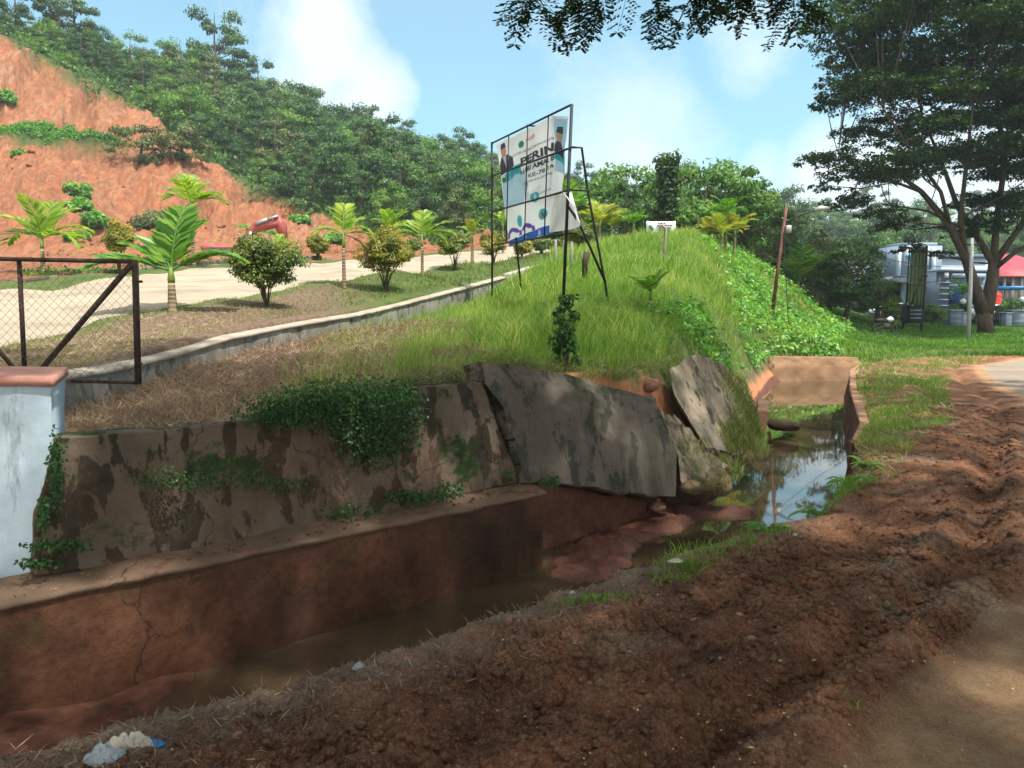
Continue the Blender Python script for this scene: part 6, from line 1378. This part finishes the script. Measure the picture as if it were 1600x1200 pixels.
edge_pads = [(1302,30,-2,1.7),(1330,62,-1,1.9),(1318,128,-2,1.5),(1290,158,0,1.0),(1350,150,1,2.0),(1345,205,0,1.6),(1300,240,-1,1.5),(1275,248,0,.9),(1345,262,-1,2.0),(1290,290,1,.9),(1330,312,0,1.4),(1380,330,-2,1.3),(1410,345,3,1.2),(1380,352,2,1.0),(1425,385,1,1.0),(1470,395,3,.8),(1530,352,0,1.6),(1590,330,0,1.8),(1330,0,0,2),(1400,20,0,2.4),(1330,95,1,1.6),(1380,70,-1,2.2),(1370,115,1,2.0)]
for px, py, dy, r in edge_pads: pc_.append((W2(px, py, dy)-b, r, .35*r))
for i in range(135):
    px = random.uniform(1365, 1720); py = random.uniform(-70, 320)
    if random.random() < .3 and py > 250: continue
    pc_.append((W2(px, py, random.uniform(-7, 8))-b, random.uniform(1.3, 2.3), random.uniform(.4, .8)))
mb = MB(); pads(mb, pc_, .22, .12, 165)
for c, r, th_ in pc_:
    q = min(LP_, key=lambda a: np.linalg.norm(a[0]-c)+(3 if a[0][2] > c[2] else 0)); m_ = (q[0]+c)/2+np.array([0, 0, -.25]); br.tube([q[0], m_, c], [min(.07, q[1]*.4), .035, .012], 5, cap=False)
    for _ in range(3):
        e = c+rv(1)[0]*np.array([r, r, .15])*.8; br.tube([(q[0]+c*11)/12, e], [.02, .006], 4, cap=False)
attach(mb.build('crown', LF['rain'], None), t); attach(br.build('trunk', BARK, None, True), t)
# ------------------------------------------------------------ rain trees whose crowns shade the foreground
def raintree(loc, label, R, zc, nl, L, Wd, npads, seed, hole=None, lowz=.6):
    t = empty('rain_tree', loc, 0, label, 'tree'); br = MB(); mb = MB(); cs = []
    fork = np.array([0, 0, 4.2]); br.tube([(0, 0, -.2), (.05, 0, 1.2), fork], [.55, .42, .38], 12)
    hubs = []
    for k in range(8):
        a = k*.785+random.uniform(-.2, .2); e = np.array([math.cos(a)*R*.55, math.sin(a)*R*.55, zc-.4]); br.tube([fork, fork+(e-fork)*np.array([.35, .35, .55]), e], [.24, .15, .08], 8); hubs.append(e)
    for k in range(npads):
        a = k*2.39996; q = R*math.sqrt((k+.5)/npads); c = np.array([math.cos(a)*q, math.sin(a)*q, zc+random.uniform(-.5, .9)+1.2*(1-(q/R)**2)])
        if hole and hole(c+np.array(loc)): continue
        cs.append((c, random.uniform(1.1, 1.7), .5)); h_ = min(hubs, key=lambda u: np.linalg.norm(u-c)); br.tube([h_, (h_+c)/2+np.array([0, 0, -.15]), c], [.06, .04, .012], 5, cap=False)
    pads(mb, cs, L, Wd, nl); attach(mb.build('crown', LF['rain'], None), t); attach(br.build('trunk', BARK, None, True), t); return t
raintree((12.5, 5.0, 0), 'rain tree off to the right spreading its crown over the near road', 11.0, 11.2, 128, .15, .09, 150, 1)
tB = raintree((-2.2, -3.6, 0), 'rain tree behind the viewer whose leafy twigs hang into the top of the picture', 10.8, 10.6, 128, .16, .10, 160, 2)
# hanging twigs with paired leaflets
def twigset(specs):
    br = MB(); mb = MB(); o3 = np.array(tB.location)
    for (px, py, Y, ex, ey, n) in specs:
        a = P(px, py, Y); e = P(ex, ey, Y*1.02); pts_ = [a+(e-a)*k/6+np.array([0, 0, -.03*math.sin(k)]) for k in range(7)]; br.tube([q-o3 for q in pts_], np.linspace(.012, .004, 7), 5, cap=False)
        for i in range(n):
            f = RG.uniform(.05, 1.0); c = a+(e-a)*f; az = RG.uniform(0, 6.283); dr = unit(np.array([math.cos(az)*.8, math.sin(az)*.8, -.55+RG.uniform(-.5, .45)])); Lr = RG.uniform(.16, .34)
            K = 6; r_ = [c+dr*Lr*j/K+np.array([0, 0, -.10*(j/K)**2]) for j in range(K+1)]; br.tube([q-o3 for q in r_], .0022, 3, cap=False)
            sd = unit(np.cross(dr, [0, 0, 1.])+.2*rv(1)[0])
            for j in range(2, K+1):
                # each side branch of the compound leaf carries small oval leaflets
                for s in (-1, 1):
                    d2 = unit(sd*s+dr*.5+np.array([0, 0, -.25])); Ls = Lr*.42*math.sin(.5+2.2*j/K)
                    M_ = 4; q = np.array([r_[j]+d2*Ls*(i2+1)/M_ for i2 in range(M_)]); pr = np.cross(d2, [0, 0, 1.])
                    for s2 in (-1, 1):
                        dd = unit(np.tile(d2*.5+s2*unit(pr)*.9, (M_, 1))+.15*rv(M_)); mb.leaves(q-o3, dd, unit(np.tile([0, 0, 1.], (M_, 1))+.35*rv(M_)), .046, .027, RG.uniform(0, .4, M_))
    attach(br.build('twig', BARK, None), tB); attach(mb.build('hanging_leaves', LF['rain'], None), tB)
twigset([(800,-40,6.2,850,12,6), (850,-40,6.2,812,4,4), (905,-50,6.4,925,14,9), (880,-50,6.2,955,-4,6), (1080,-70,6.8,1015,26,9), (1120,-70,6.8,1060,36,9), (1160,-70,7,1150,4,9), (1185,-70,7,1168,22,6), (1100,-60,6.6,1100,0,6), (1240,-70,7,1240,16,10), (1225,-60,7,1260,20,7), (1000,-70,6.6,985,-22,4)])

# ------------------------------------------------------------ air: thin haze between here and the hills
mb = MB(); mb.box((0, 0, 46), (1560, 1560, 100)); hm = bpy.data.materials.new('haze'); hm.use_nodes = True; n_ = hm.node_tree.nodes; n_.clear()
vo = n_.new('ShaderNodeVolumePrincipled'); vo.inputs['Density'].default_value = .0006; vo.inputs['Color'].default_value = (.80, .92, 1, 1); vo.inputs['Anisotropy'].default_value = .2
oo = n_.new('ShaderNodeOutputMaterial'); hm.node_tree.links.new(vo.outputs[0], oo.inputs['Volume'])
tag(mb.build('haze', hm), kind='stuff', label='thin bluish haze in the air')
